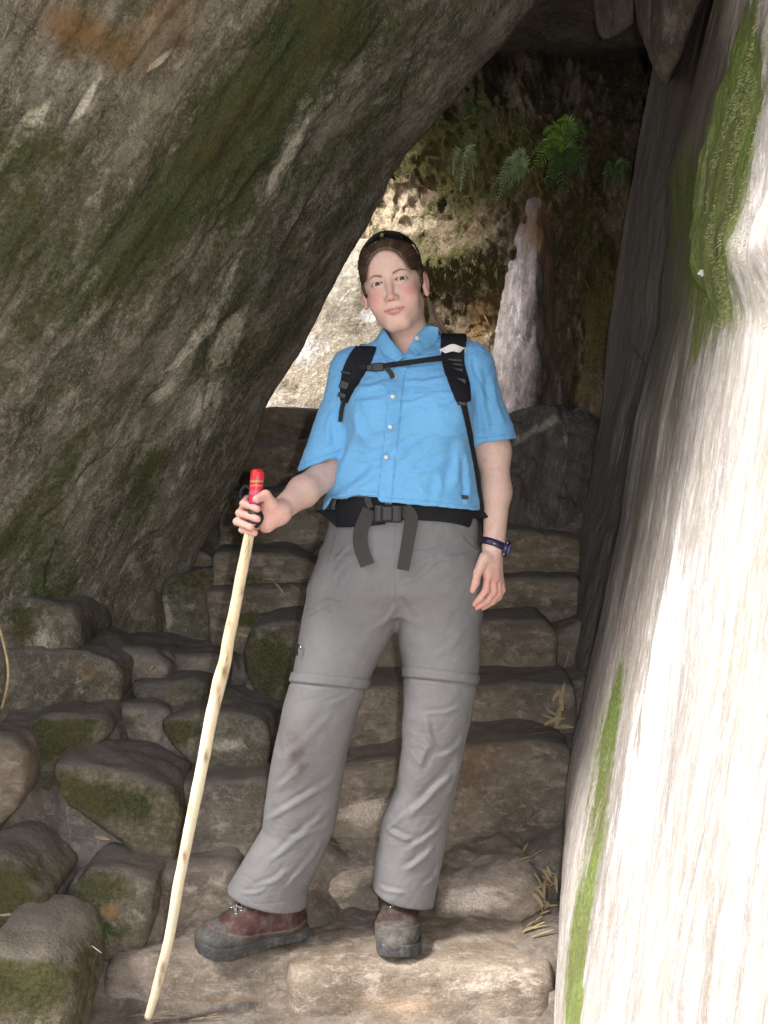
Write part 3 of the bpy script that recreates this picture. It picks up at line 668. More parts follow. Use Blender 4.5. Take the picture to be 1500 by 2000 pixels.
TR = [(-20, -0.26), (1.6, -0.17), (2.20, -0.125), (2.34, -0.115), (2.40, -0.03), (2.62, -0.02), (2.67, 0.09), (2.84, 0.12), (2.89, 0.31), (3.03, 0.33), (3.08, 0.47), (3.26, 0.49), (3.31, 0.62),
      (3.46, 0.64), (3.50, 0.73), (3.60, 0.75), (3.65, 0.88), (3.80, 0.92), (3.86, 0.98), (4.02, 1.02), (4.07, 1.16), (4.24, 1.2), (4.30, 1.30), (6, 1.35), (20, 1.4)]
TL = [(-20, -0.26), (1.6, -0.22), (2.05, -0.16), (2.34, -0.12), (2.46, -0.03), (2.6, 0.10), (2.75, 0.25), (3.0, 0.41), (3.35, 0.51), (3.45, 0.55), (3.65, 0.80), (4.0, 1.05), (4.3, 1.25), (6, 1.35), (20, 1.4)]
def ground_z(X, Y):
    w = sstep(-0.28, -0.12, X + 0.05 * np.sin(Y * 9))
    zr = np.interp(Y, [a for a, b in TR], [b for a, b in TR]); zl = np.interp(Y, [a for a, b in TL], [b for a, b in TL])
    w2 = sstep(0.0, 0.18, xw(Y, zr) - X)           # dirt banked up against the wall
    return zr * w + zl * (1 - w) + 0.05 * (1 - w2) * (Y > 2.3) * (Y < 4.2)
xs = np.concatenate([np.linspace(-14, -1.9, 14), np.linspace(-1.85, 1.3, 190), np.linspace(1.4, 14, 14)])
ys = np.concatenate([np.linspace(-14, 1.0, 16), np.linspace(1.05, 5.2, 250), np.linspace(5.3, 16, 12)])
gx, gy = np.meshgrid(xs, ys, indexing='ij'); gx = gx.ravel(); gy = gy.ravel()
gz = ground_z(gx, gy)
q = np.stack([gx, gy, gz * 0], 1)
gz = gz + np.where(gx < -0.2, 0.030, 0.010) * fbm(q * 3.0, 4) + 0.007 * fbm(q * 14, 4)
for (x0, x1, yf, zt, dp) in STONES:
    if x0 > .0 or yf < 2.41 or yf > 3.26: continue
    w = sstep(x0 - .05, x0 + .02, gx + .02 * np.sin(gy * 23)) * sstep(x1 + .05, x1 - .02, gx) * sstep(yf + .00, yf + .05, gy) * sstep(yf + dp + .14, yf + dp - .02, gy)
    gz = np.maximum(gz, gz + (zt - .006 + .008 * fbm(q * 9 + zt, 3) - gz) * w)
nI, nJ = len(xs), len(ys); idx = np.arange(nI * nJ).reshape(nI, nJ)
GF = np.stack([idx[:-1, :-1], idx[1:, :-1], idx[1:, 1:], idx[:-1, 1:]], -1).reshape(-1, 4)
GV = np.stack([gx, gy, gz], 1)
tag(link_mesh('ground', GV, GF, M_dirt, loc=(0, 0, 0), attrs={'mk': marks(GV, [(120, 1700, 140, 50, 0, 2, 0)])}), kind='structure')

# ------------------------------------------------------------------ cloth, skin and other materials
def attr_mat(name, rough=0.6, sss=0.0, noise_amt=0.1, noise_scale=200, bump=0.0, spec=0.3, bdist=0.002, sheen=0.0, weave=0.0, mottle=0.0, crumple=0.0, cscale=11, cdir=(1, 1, 1)):
    m, nt, b = new_mat(name)
    at = N(nt, 'ShaderNodeAttribute', attribute_name='tint')
    g = N(nt, 'ShaderNodeNewGeometry')
    nz = tnoise(nt, g.outputs['Position'], noise_scale, 4, 0.6)
    c = mixc(nt, noise_amt, at.outputs['Color'], ramp(nt, nz, [(0.3, 0.0), (0.7, 1.0)]), 'OVERLAY')
    if mottle:
        n2 = tnoise(nt, g.outputs['Position'], 35, 4, 0.6)
        c = mixc(nt, mottle, c, ramp(nt, n2, [(0.35, 0.2), (0.65, 0.8)]), 'SOFT_LIGHT')
    nt.links.new(c, b.inputs['Base Color'])
    b.inputs['Roughness'].default_value = rough; b.inputs['Specular IOR Level'].default_value = spec
    if sss:
        b.inputs['Subsurface Weight'].default_value = sss; b.inputs['Subsurface Radius'].default_value = (1.0, 0.35, 0.2)
        b.inputs['Subsurface Scale'].default_value = 0.006
    if sheen: b.inputs['Sheen Weight'].default_value = sheen
    if bump:
        bp = N(nt, 'ShaderNodeBump'); bp.inputs['Strength'].default_value = bump; bp.inputs['Distance'].default_value = bdist
        nt.links.new(nz, bp.inputs['Height']); nt.links.new(bp.outputs[0], b.inputs['Normal'])
        if crumple:
            mp = N(nt, 'ShaderNodeMapping'); nt.links.new(g.outputs['Position'], mp.inputs[0]); mp.inputs['Scale'].default_value = cdir; mp.inputs['Rotation'].default_value = (0, R(25), 0)
            c1 = mth(nt, 'ABSOLUTE', mth(nt, 'SUBTRACT', tnoise(nt, mp.outputs[0], cscale, 4, 0.5, 0.9), 0.5))
            c2 = mth(nt, 'ABSOLUTE', mth(nt, 'SUBTRACT', tnoise(nt, mp.outputs[0], cscale * 2.7, 3, 0.5, 0.6), 0.5))
            hh_ = mth(nt, 'ADD', ramp(nt, c1, [(0.0, 0.0), (0.07, 1.0)]), mth(nt, 'MULTIPLY', ramp(nt, c2, [(0.0, 0.0), (0.06, 1.0)]), 0.35))
            b2 = N(nt, 'ShaderNodeBump'); b2.inputs['Strength'].default_value = crumple; b2.inputs['Distance'].default_value = 0.004
            nt.links.new(hh_, b2.inputs['Height']); nt.links.new(bp.outputs[0], b2.inputs['Normal']); nt.links.new(b2.outputs[0], b.inputs['Normal'])
    return m
def plain(name, col, rough=0.5, metal=0.0, spec=0.5, bump=0.0, nscale=300, var=0.15, coat=0.0, stretch=(1, 1, 1)):
    m, nt, b = new_mat(name)
    tc = N(nt, 'ShaderNodeTexCoord'); mp = N(nt, 'ShaderNodeMapping'); nt.links.new(tc.outputs['Object'], mp.inputs[0]); mp.inputs['Scale'].default_value = stretch
    nz = tnoise(nt, mp.outputs[0], nscale, 4, 0.6)
    c = mixc(nt, ramp(nt, nz, [(0.3, 0.0), (0.7, 1.0)]), tuple(x * (1 - var) for x in col), tuple(min(1, x * (1 + var)) for x in col))
    nt.links.new(c, b.inputs['Base Color']); b.inputs['Roughness'].default_value = rough; b.inputs['Metallic'].default_value = metal
    b.inputs['Specular IOR Level'].default_value = spec; b.inputs['Coat Weight'].default_value = coat
    if bump:
        bp = N(nt, 'ShaderNodeBump'); bp.inputs['Strength'].default_value = bump; bp.inputs['Distance'].default_value = 0.001
        nt.links.new(nz, bp.inputs['Height']); nt.links.new(bp.outputs[0], b.inputs['Normal'])
    return m
M_skin = attr_mat('skin', rough=0.52, sss=0.35, noise_amt=0.10, noise_scale=260, bump=0.12, bdist=0.0008, mottle=0.12)
M_shirt = attr_mat('blue_shirt_cotton', rough=0.85, noise_amt=0.10, noise_scale=700, bump=0.25, bdist=0.0006, spec=0.15, sheen=0.15, mottle=0.06, crumple=0.30, cscale=9, cdir=(1, 1, 1.6))
M_pants = attr_mat('grey_trouser_nylon', rough=0.75, noise_amt=0.08, noise_scale=900, bump=0.2, bdist=0.0005, spec=0.2, mottle=0.08, crumple=0.20, cscale=7, cdir=(1, 1, 1.2))
M_boot = attr_mat('worn_boot', rough=0.7, noise_amt=0.25, noise_scale=140, bump=0.3, bdist=0.001, spec=0.3, mottle=0.4)
M_hair = attr_mat('hair', rough=0.45, noise_amt=0.3, noise_scale=400, spec=0.4)
M_eye = attr_mat('eye', rough=0.22, noise_amt=0.03, spec=0.35)
M_strap = plain('black_webbing', (0.012, 0.012, 0.014), rough=0.75, spec=0.3, bump=0.3, nscale=900)
M_pad = plain('black_pack_cloth', (0.010, 0.010, 0.012), rough=0.85, spec=0.25, bump=0.5, nscale=700)
M_webgrey = plain('dusty_webbing', (0.045, 0.043, 0.040), rough=0.85, spec=0.2, bump=0.3, nscale=900)
M_plastic = plain('black_plastic', (0.012, 0.012, 0.013), rough=0.5, spec=0.35)
M_white = plain('white_cloth_band', (0.62, 0.60, 0.56), rough=0.8)
M_packblue = plain('dark_blue_pack_cloth', (0.03, 0.06, 0.13), rough=0.8, bump=0.4, nscale=60, stretch=(1, 1, 6))
M_button = plain('shirt_button', (0.42, 0.40, 0.36), rough=0.3)
M_lens = plain('dark_lens', (0.004, 0.004, 0.005), rough=0.12, spec=0.5, coat=0.2)
M_metal = plain('steel', (0.6, 0.6, 0.6), rough=0.25, metal=1.0)
M_teeth = plain('teeth', (0.72, 0.68, 0.62), rough=0.25)
M_wband = plain('purple_watch_band', (0.022, 0.015, 0.055), rough=0.3, spec=0.5)
M_wface = plain('watch_face', (0.20, 0.22, 0.42), rough=0.15)

def folds(V, Nn, segs, face=(0, -1, 0)):
    """creases of cloth: each runs along a line, ridge (+) or valley (-)"""
    u, v = UV(V); w = np.clip(-Nn[:, 1] * 1.6, 0, 1)
    d = np.zeros(len(V))
    wob = 5 * noise(np.stack([u * .03, v * .03, 0 * u + 1], 1))
    for (u0, v0, u1, v1, wd_, am) in segs:
        dx, dy = u1 - u0, v1 - v0; L = math.hypot(dx, dy)
        t = ((u - u0) * dx + (v - v0) * dy) / L / L; e = ((u - u0) * dy - (v - v0) * dx) / L + wob + 7 * np.sin(t * 3.1) * 0.5
        prof = np.exp(-(e / wd_) ** 2) - 0.6 * np.exp(-((e - 1.5 * wd_) / wd_) ** 2)
        d = d + am * prof * sstep(-0.15, 0.25, t) * sstep(1.15, 0.75, t)
    return V + Nn * (d * w)[:, None]
def tint(V, base):
    return np.tile(np.array(base, np.float32), (len(V), 1))
def blot(T, w, col):
    w = np.clip(w, 0, 1)[:, None]; T[:] = T * (1 - w) + np.array(col) * w

# ------------------------------------------------------------------ the woman
g0 = P(690, 1840, 2.42)
person = empty('person', (g0[0], 2.44, 0.0), 'woman in blue short sleeved shirt and grey trousers standing on the stone steps', 'person')

# head in its own frame: x to the right of the picture, -y forward, z up, eyes at z = 0
HC = P(769, 558, 2.415)
Rh = (Matrix.Rotation(R(-11.5), 3, 'Y').to_3x3() @ Matrix.Rotation(R(-9), 3, 'Z').to_3x3() @ Matrix.Rotation(R(1), 3, 'X').to_3x3())
Rh = np.array(Rh)
HS = 0.965
def h2w(q): return (np.asarray(q) * HS) @ Rh.T + HC
def w2h(p): return ((p - HC) @ Rh) / HS
def head_fn(q):
    x, y, z = q[:, 0], q[:, 1], q[:, 2]; ax = np.abs(x); m = np.stack([ax, y, z], 1)
    d = ell(q, (0, .012, .032), (.0735, .093, .086))
    d = smin(d, ell(q, (0, -.030, -.018), (.0600, .058, .085)), .03)
    d = smin(d, ell(q, (0, -.030, -.070), (.046, .052, .040)), .03)
    d = smin(d, cone(m, (.0445, .012, -.050), (.014, -.064, -.099), .017, .0165), .022)
    d = smin(d, cone(m, (.0, -.070, -.098), (.010, -.068, -.098), .017, .015), .015)     # chin
    d = smin(d, ell(m, (.037, -.058, -.040), (.023, .024, .028)), .02)                     # cheeks
    d = smin(d, cone(m, (.0, -.078, .020), (.032, -.068, .021), .010, .009), .02)        # brow
    d = smin(d, ell(q, (0, -.050, .050), (.052, .040, .040)), .02)                         # forehead
    d = smax(d, -ell(m, (.0315, -.0985, -.001), (.0175, .0140, .0115)), .020)              # sockets
    # nose
    d = smin(d, cone(q, (0, -.083, .006), (0, -.1035, -.037), .0068, .0090), .009)
    d = smin(d, ell(q, (0, -.1045, -.0385), (.0086, .0088, .0076)), .005)
    d = smin(d, ell(m, (.0108, -.0945, -.0412), (.0060, .0085, .0062)), .008)
    d = smax(d, -ell(m, (.0056, -.1015, -.0480), (.0031, .0050, .0026)), .002)
    # muzzle and lips
    d = smin(d, ell(q, (0, -.066, -.064), (.030, .027, .026)), .016)
    axc = np.minimum(ax, .027); sm = .0038 * (axc / .024) ** 2
    q2 = np.stack([x, y - 0.22 * axc ** 2 / .024, z - sm], 1)
    d = smin(d, cone(np.stack([ax, q2[:, 1], q2[:, 2]], 1), (.0035, -.0940, -.0662), (.0270, -.083, -.0695), .0036, .0015), .004)
    d = smin(d, cone(np.stack([ax, q2[:, 1], q2[:, 2]], 1), (.0, -.0925, -.0768), (.0240, -.083, -.0708), .0048, .0018), .005)
    d = smax(d, -ell(q2, (0, -.096, -.0710), (.0175, .0120, .0020)), .0015)
    d = smax(d, -cone(np.stack([ax, q2[:, 1], q2[:, 2]], 1), (0, -.101, -.0708), (.0225, -.0905, -.0702), .0016, .0003), .0015)
    # eyelids round the eyeball with an almond opening
    e = np.stack([ax - .0305, y + .0725, z], 1)
    zc = z - .0006 + .25 * (ax - .0305) * (1 if True else 0) * 0.2
    lid = np.linalg.norm(e, axis=1) - .0136
    d = smin(d, lid, .004)
    hole = np.sqrt(((ax - .0305) / .0128) ** 2 + (zc / np.where(zc > 0, .0042, .0038)) ** 2) - 1
    hole = np.maximum(hole * .004, y + .074)
    d = smax(d, -hole, .001)
    # ears
    er = np.array(Matrix.Rotation(R(-18), 3, 'Z').to_3x3() @ Matrix.Rotation(R(-10), 3, 'X').to_3x3())
    ec = (.0785, .004, -.012)
    ear = ell(m, ec, (.0065, .0170, .0300), er)
    ear = smax(ear, -ell(m, (.0865, -.001, -.009), (.0065, .0100, .0185), er), .004)
    ear = smin(ear, ell(m, (.0775, -.006, -.036), (.0055, .0080, .0085)), .006)
    ear = smin(ear, cone(m, (.0760, -.008, -.010), (.0765, -.006, -.022), .0042, .0042), .005)
    d = smin(d, ear, .006)
    # neck
    d = smin(d, cone(q, (0.004, .022, -.060), (0.022, .030, -.195), .0465, .050), .03)
    return d
HV, HF = implicit(head_fn, (-.10, -.125, -.24), (.10, .12, .13), .00165)
HV = laplace(HV, HF, 1, 0.3)
x, y, z = HV.T; ax = np.abs(x)
T = tint(HV, (0.62, 0.415, 0.335))
fr = sstep(-.02, -.06, y)
blot(T, 0.62 * np.exp(-((ax - .043) / .019) ** 2 - ((z + .034) / .020) ** 2) * sstep(.01, -.04, y), (0.60, 0.20, 0.19))
blot(T, 0.36 * np.exp(-(x / .012) ** 2 - ((z + .036) / .012) ** 2) * fr * sstep(-.085, -.095, y), (0.62, 0.19, 0.17))
blot(T, 0.22 * np.exp(-(x / .022) ** 2 - ((z + .103) / .014) ** 2) * fr, (0.60, 0.28, 0.24))
blot(T, 0.25 * np.exp(-((ax - .0305) / .016) ** 2 - ((z + .012) / .006) ** 2) * fr, (0.45, 0.25, 0.24))
blot(T, 0.7 * sstep(.073, .078, ax) * sstep(-.045, -.035, z) * (y > -.03), (0.60, 0.30, 0.25))
sm = .0038 * (np.minimum(ax, .027) / .024) ** 2
zl = z - sm
sl_ = np.clip(1 - (ax / .0268) ** 2, 0, 1)
ue_ = -.0704 + .0078 * sl_ ** .55 * (1 - .10 * np.exp(-(ax / .004) ** 2)); le_ = -.0708 - .0108 * sl_ ** .6
lip = sstep(.0006, -.0010, zl - ue_) * sstep(-.0006, .0010, zl - le_) * (y < -.070) * sstep(.0272, .0255, ax)
blot(T, lip * 0.70, (0.46, 0.150, 0.14))
blot(T, 0.8 * np.exp(-((zl + .0708) / .0009) ** 2) * (ax < .024) * (y < -.08) * (ax > .0155), (0.16, 0.04, 0.035))
# eyebrows: thin arched, higher over the eye on the right of the picture
bt = (ax - .012) / (.047 - .012)
bz = .0140 + .0070 * np.sin(np.clip(bt, 0, 1) * 2.2) - .0040 * np.clip(bt - .62, 0, 1) * 2 + np.where(x > 0, .0012, 0)
blot(T, 0.92 * np.exp(-((z - bz) / (.0028 * (1.1 - .55 * np.clip(bt, 0, 1)))) ** 2) * sstep(-.03, .10, bt) * sstep(1.05, .9, bt) * fr, (0.10, 0.055, 0.035))
# lash line
zc = z - .0006 + .05 * (ax - .0305)
ho = np.sqrt(((ax - .0305) / .0128) ** 2 + (zc / np.where(zc > 0, .0042, .0038)) ** 2) - 1
blot(T, np.where(zc > 0, 0.95, 0.5) * np.exp(-((ho - .04) / .20) ** 2) * (y < -.055), (0.07, 0.035, 0.03))
cr = np.hypot((ax - .0305) * .62, zc + .0015) - .0105
blot(T, 0.7 * (np.linalg.norm((np.stack([ax, y, z], 1) - np.array((.0056, -.1005, -.0472))) / np.array((.0027, .0050, .0019)), axis=1) < 1), (0.16, 0.05, 0.04))
blot(T, 0.15 * np.exp(-((z + .125) / .02) ** 2), (0.45, 0.27, 0.2))
wn_ = smin(ell(np.stack([ax, y, z], 1), (0, -.100, -.016), (.0590, .092, .0935)), ell(np.stack([ax, y, z], 1), (0, -.100, -.036), (.0650, .088, .056)), .025)
blot(T, .75 * sstep(-.0075, .0, wn_ + .003 * fbm(np.stack([x * 260, y * 30, z * 30], 1), 2)) * sstep(.0, .03, z) * (y < .02), (0.13, 0.078, 0.052))
Hw = h2w(HV)
parts = [(Hw, HF, T)]

# arms and hands
def arm_r(p):
    d = cone(p, P(694, 740, 2.44), P(652, 905, 2.44), .040, .038)
    d = smin(d, cone(p, P(652, 915, 2.44), P(592, 960, 2.32), .038, .0345), .02)
    d = smin(d, cone(p, P(592, 960, 2.32), P(541, 1002, 2.225), .0345, .0245), .02)
    d = smin(d, cone(p, P(545, 1000, 2.225), P(526, 990, 2.205), .024, .019), .015)
    d = smin(d, cone(p, P(545, 1003, 2.225), P(523, 1022, 2.21), .023, .017), .015)
    d = smin(d, cone(p, P(524, 985, 2.213), P(519, 1026, 2.215), .017, .016), .012)
    d = smin(d, ell(p, P(516, 1003, 2.226), (.014, .016, .026)), .012)
    thumb = cone(p, P(531, 986, 2.200), P(519, 967, 2.186), .0145, .0112)
    thumb = smin(thumb, cone(p, P(519, 967, 2.186), P(501, 975, 2.168), .0112, .0092), .005)
    d = smin(d, thumb, .008)
    for (m0, p1, p2, tp) in (((513, 978, 2.236), (483, 975, 2.232), (476, 984, 2.200), (503, 994, 2.172)),
                             ((512, 995, 2.240), (476, 992, 2.236), (468, 1002, 2.202), (503, 1014, 2.172)),
                             ((512, 1012, 2.240), (474, 1010, 2.236), (463, 1019, 2.204), (490, 1030, 2.173)),
                             ((512, 1026, 2.236), (482, 1028, 2.234), (474, 1034, 2.208), (497, 1041, 2.182))):
        f = cone(p, P(*m0), P(*p1), .0098, .0090)
        f = smin(f, cone(p, P(*p1), P(*p2), .0090, .0088), .004)
        f = smin(f, cone(p, P(*p2), P(*tp), .0088, .0078), .004)
        d = smin(d, f, .0035)
    return d
def arm_l(p):
    d = cone(p, P(914, 735, 2.44), P(963, 880, 2.46), .040, .039)
    d = smin(d, cone(p, P(963, 880, 2.46), P(970, 960, 2.44), .040, .0345), .03)
    d = smin(d, cone(p, P(970, 960, 2.44), P(965, 1062, 2.40), .0345, .0255), .02)
    d = smin(d, cone(p, P(964, 1062, 2.40), P(957, 1090, 2.39), .0245, .022), .015)
    # palm, seen from the thumb side and back
    d = smin(d, cone(p, P(952, 1092, 2.382), P(953, 1124, 2.372), .0165, .0135), .012)
    d = smin(d, cone(p, P(964, 1090, 2.392), P(966, 1128, 2.380), .0170, .0135), .012)
    d = smin(d, cone(p, P(969, 1092, 2.402), P(974, 1132, 2.396), .0155, .0125), .012)
    th = cone(p, P(947, 1090, 2.372), P(933, 1118, 2.358), .0150, .0108)
    th = smin(th, cone(p, P(933, 1118, 2.358), P(929, 1138, 2.352), .0106, .0095), .004)
    th = smin(th, cone(p, P(929, 1138, 2.352), P(923, 1153, 2.352), .0095, .0072), .004)
    d = smin(d, th, .008)
    for (m0, p1, p2, tp, r) in (((952, 1126, 2.370), (949, 1152, 2.362), (938, 1168, 2.362), (926, 1180, 2.368), .0092),
                                ((963, 1130, 2.378), (964, 1156, 2.372), (950, 1175, 2.372), (929, 1187, 2.378), .0092),
                                ((973, 1132, 2.390), (974, 1158, 2.386), (962, 1175, 2.388), (944, 1187, 2.394), .0086),
                                ((979, 1134, 2.402), (981, 1152, 2.402), (974, 1167, 2.404), (962, 1178, 2.410), .0076)):
        f = cone(p, P(*m0), P(*p1), r * 1.08, r)
        f = smin(f, cone(p, P(*p1), P(*p2), r, r * .93), .004)
        f = smin(f, cone(p, P(*p2), P(*tp), r * .93, r * .78), .004)
        d = smin(d, f, .003)
    return d
def bbox(pts, m):
    a = np.array(pts); return a.min(0) - m, a.max(0) + m
for fn, pts, hand, side in ((arm_r, [P(690, 730, 2.43), P(648, 930, 2.46), P(455, 960, 2.16), P(500, 1048, 2.16), P(700, 960, 2.3)], (P(500, 1005, 2.2), P(500, 1005, 2.17)), 0),
                            (arm_l, [P(900, 720, 2.45), P(1000, 900, 2.46), P(918, 1195, 2.33), P(985, 1195, 2.45)], (P(950, 1150, 2.38), P(948, 1170, 2.36)), 1)):
    lo, hi = bbox(pts, .035)
    V, F = implicit(fn, lo, hi, .0021)
    V = laplace(V, F, 1, .4)
    Tt = tint(V, (0.62, 0.43, 0.35))
    dist = np.linalg.norm(V - hand[0], axis=1)
    blot(Tt, 0.6 * sstep(.095, .03, dist), (0.60, 0.28, 0.23))
    n = fbm(V * 60, 3); blot(Tt, 0.3 * sstep(.05, .3, n), (0.58, 0.27, 0.23))
    u, v = UV(V)
    tips = [(926, 1181), (929, 1188), (944, 1188), (962, 1179), (922, 1153)] if side else [(502, 994), (502, 1014), (490, 1029), (497, 1040), (501, 976)]
    for (a, b) in tips: blot(Tt, 0.45 * np.exp(-((u - a) ** 2 + (v - b) ** 2) / 5 ** 2), (0.66, 0.27, 0.24))
    kn = [(950, 1130), (963, 1133), (974, 1136), (980, 1140), (949, 1153), (964, 1157)] if side else []
    for (a, b) in kn: blot(Tt, 0.3 * np.exp(-((u - a) ** 2 + (v - b) ** 2) / 5 ** 2), (0.62, 0.24, 0.2))
    parts.append((V, F, Tt))
# chest inside the shirt
def chest_fn(p):
    zs = [P(790, v, 2.44)[2] for v in (950, 850, 750, 700, 672)]
    return loft(p, zs, [P(788, 1000, 2.44)[0], P(797, 850, 2.44)[0], P(802, 750, 2.44)[0], P(800, 700, 2.44)[0], P(793, 672, 2.44)[0]], [2.445, 2.445, 2.445, 2.455, 2.47], [.13, .135, .13, .090, .05], [.085, .095, .082, .060, .040])
V, F = implicit(chest_fn, *bbox([P(600, 1010, 2.3), P(1000, 660, 2.6)], .02), .006)
parts.append((V, F, tint(V, (0.62, 0.43, 0.35))))
Vb, Fb, Tb = [], [], []; k = 0
for V, F, Tt in parts:
    Vb.append(V); Fb.append(np.asarray(F) + k); Tb.append(Tt); k += len(V)
body = link_mesh('body', np.concatenate(Vb), np.concatenate(Fb), M_skin, person, attrs={'tint': np.concatenate(Tb)})

# eyes
def uvsphere(c, r, n=28):
    V = []; F = []
    for i in range(n + 1):
        th = math.pi * i / n
        for j in range(n * 2):
            ph = math.pi * j / n
            V.append([c[0] + r * math.sin(th) * math.cos(ph), c[1] - r * math.cos(th), c[2] + r * math.sin(th) * math.sin(ph)])
    m = n * 2
    for i in range(n):
        for j in range(m):
            j2 = (j + 1) % m; F.append((i * m + j, i * m + j2, (i + 1) * m + j2, (i + 1) * m + j))
    return np.array(V), F
for sx in (-1, 1):
    c = np.array((sx * .0305, -.0725, 0)); V, F = uvsphere(c, .0122, 40)
    Tt = tint(V, (0.50, 0.46, 0.43))
    g = np.array((.17, -1.0, -.015)); g /= np.linalg.norm(g)
    a = np.arccos(np.clip(((V - c) / .0122) @ g, -1, 1)) * .0122
    blot(Tt, sstep(.0066, .0060, a), (0.030, 0.025, 0.022)); blot(Tt, sstep(.0054, .0046, a) * .7, (0.075, 0.058, 0.045)); blot(Tt, sstep(.0026, .0021, a), (0.005, 0.005, 0.005))
    link_mesh('eye', h2w(V), F, M_eye, person, attrs={'tint': Tt})
V, F = implicit(lambda q: ell(q, (0, -.0825, -.0705), (.0165, .0060, .0034)), (-.02, -.09, -.08), (.02, -.07, -.062), .0008)
link_mesh('teeth', h2w(V), F, M_teeth, person)
for sx in (-1, 1):
    V, F = uvsphere(np.array((sx * .0835, -.0075, -.0365)), .0022, 8); link_mesh('earring', h2w(V), F, M_metal, person)

# hair
def hair_fn(q):
    x, y, z = q.T; ax = np.abs(x); m = np.stack([ax, y, z], 1)
    d = ell(q, (0, .013, .033), (.0775, .0975, .0905))
    d = smin(d, ell(q, (0, .055, -.005), (.058, .060, .060)), .03)
    d = smin(d, ell(q, (0, -.050, .050), (.0565, .0445, .0445)), .02)
    d = smin(d, ell(m, (.012, -.030, .055), (.060, .050, .050)), .02)
    win = smin(ell(m, (0, -.100, -.016), (.0590, .092, .0935)), ell(m, (0, -.100, -.036), (.0650, .088, .056)), .025)
    d = smax(d, -win, .008)
    d = smax(d, -ell(m, (.078, .000, -.022), (.030, .030, .030)), .006)
    d = smax(d, -(z + .045) , .01)
    side = ell(m, (.0715, -.014, .012), (.0060, .014, .030))
    return smin(d, side, .008)
V, F = implicit(hair_fn, (-.1, -.11, -.07), (.1, .13, .14), .0022)
V = laplace(V, F, 1, .5)
Nn = vnormals(V, F)
ang = np.arctan2(V[:, 0], V[:, 2] - .02)
gr = fbm(np.stack([ang * 26, V[:, 1] * 6, 0 * ang], 1), 3) + .6 * fbm(np.stack([ang * 70, V[:, 1] * 9, 0 * ang + 5], 1), 2)
V = V + Nn * (gr * .0022)[:, None]
Tt = tint(V, (0.042, 0.023, 0.015))
blot(Tt, sstep(.0, .5, gr) * .6, (0.17, 0.105, 0.065)); blot(Tt, sstep(0, -.5, gr) * .6, (0.022, 0.013, 0.009))
blot(Tt, .5 * sstep(.030, .0, np.abs(V[:, 0])) * (V[:, 1] < .0), (0.11, 0.066, 0.041))
hair = link_mesh('hair', h2w(V), F, M_hair, person, attrs={'tint': Tt})
mb = MB(); rr = random.Random(5); cols = []
for i in range(150):
    if i == 70: mb.build('loose_hair', M_hair, hair, attrs={'tint': np.array(cols, np.float32)}); mb = MB(); cols = []      # fine hairs combed back from the forehead, and the tail behind her neck
    if i < 70:
        a0 = rr.uniform(-1.15, 1.15)
        x0 = .069 * math.sin(a0); z0 = -.012 + .087 * math.cos(a0) * (.98 + rr.uniform(-.02, .03)); pts = []
        for t in (0, .3, .6, 1):
            qq = np.array([x0 * (1 + .12 * t), -.062 + .05 * abs(math.sin(a0)) + .055 * t, z0 + (.020 - .006 * abs(x0) / .07) * t])
            c = np.array((0, .013, .033)); e = (qq - c) / np.array((.0775, .0975, .0905)); e = e / np.linalg.norm(e) * (1.012 + rr.uniform(-.005, .012)); pts.append(c + e * np.array((.0775, .0975, .0905)))
        V, F = tube([h2w(q) for q in smooth_path(pts, 3)], .00055, 4)
    else:
        s0 = rr.uniform(-1, 1)
        p0 = P(838 + 4 * s0, 590, 2.50); p1 = P(848 + 7 * s0 + rr.uniform(-3, 3), 620, 2.49 + rr.uniform(-.01, .01)); p2 = P(862 + 9 * s0 + rr.uniform(-3, 4), 645, 2.50 + rr.uniform(-.01, .01)); p3 = P(874 + 6 * s0 + rr.uniform(-6, 6), 668, 2.52)
        pm = P(812, 575, 2.52)
        V, F = tube(smooth_path([pm, p0, p1, p2, p3], 4), [.0012] * 16 + [.0004], 4)
    mb.add(V, F); cols += [rr.choice([(0.16, 0.10, 0.062), (0.24, 0.165, 0.11), (0.30, 0.21, 0.14), (0.09, 0.055, 0.035)])] * len(V)
mb.build('ponytail', M_hair, hair, attrs={'tint': np.array(cols, np.float32)})

# shirt
def col(rows, Y):   # rows: v, centre u, half width px, Y centre, half depth
    rows = sorted(rows, key=lambda r: -r[0])
    zs = [P(750, r[0], Y)[2] for r in rows]
    return zs, [P(r[1], r[0], Y)[0] for r in rows], [r[3] for r in rows], [r[2] / FPX * Y for r in rows], [r[4] for r in rows]
TR_ = col([(655, 788, 42, 2.46, .055), (676, 790, 66, 2.455, .066), (698, 800, 104, 2.45, .082), (730, 802, 122, 2.44, .098), (780, 800, 126, 2.44, .110), (850, 796, 131, 2.435, .122), (900, 793, 137, 2.435, .122),
           (950, 788, 147, 2.435, .122), (1000, 785, 158, 2.435, .130), (1030, 785, 160, 2.435, .130)], 2.40)
hx = [P(u, 1000, 2.33)[0] for u in (600, 625, 645, 700, 738, 743, 800, 860, 935, 960)]
hz = [P(750, v, 2.33)[2] for v in (1010, 1006, 976, 968, 971, 980, 985, 990, 1000, 1002)]
SR0, SR1 = P(694, 735, 2.44), P(629, 903, 2.42); SL0, SL1 = P(914, 726, 2.44), P(966, 862, 2.45)
aR = (SR1 - SR0) / np.linalg.norm(SR1 - SR0); aL = (SL1 - SL0) / np.linalg.norm(SL1 - SL0)
hemR = np.array([0.35, 0, -0.937]); hemL = np.array([0.13, 0, -0.99])
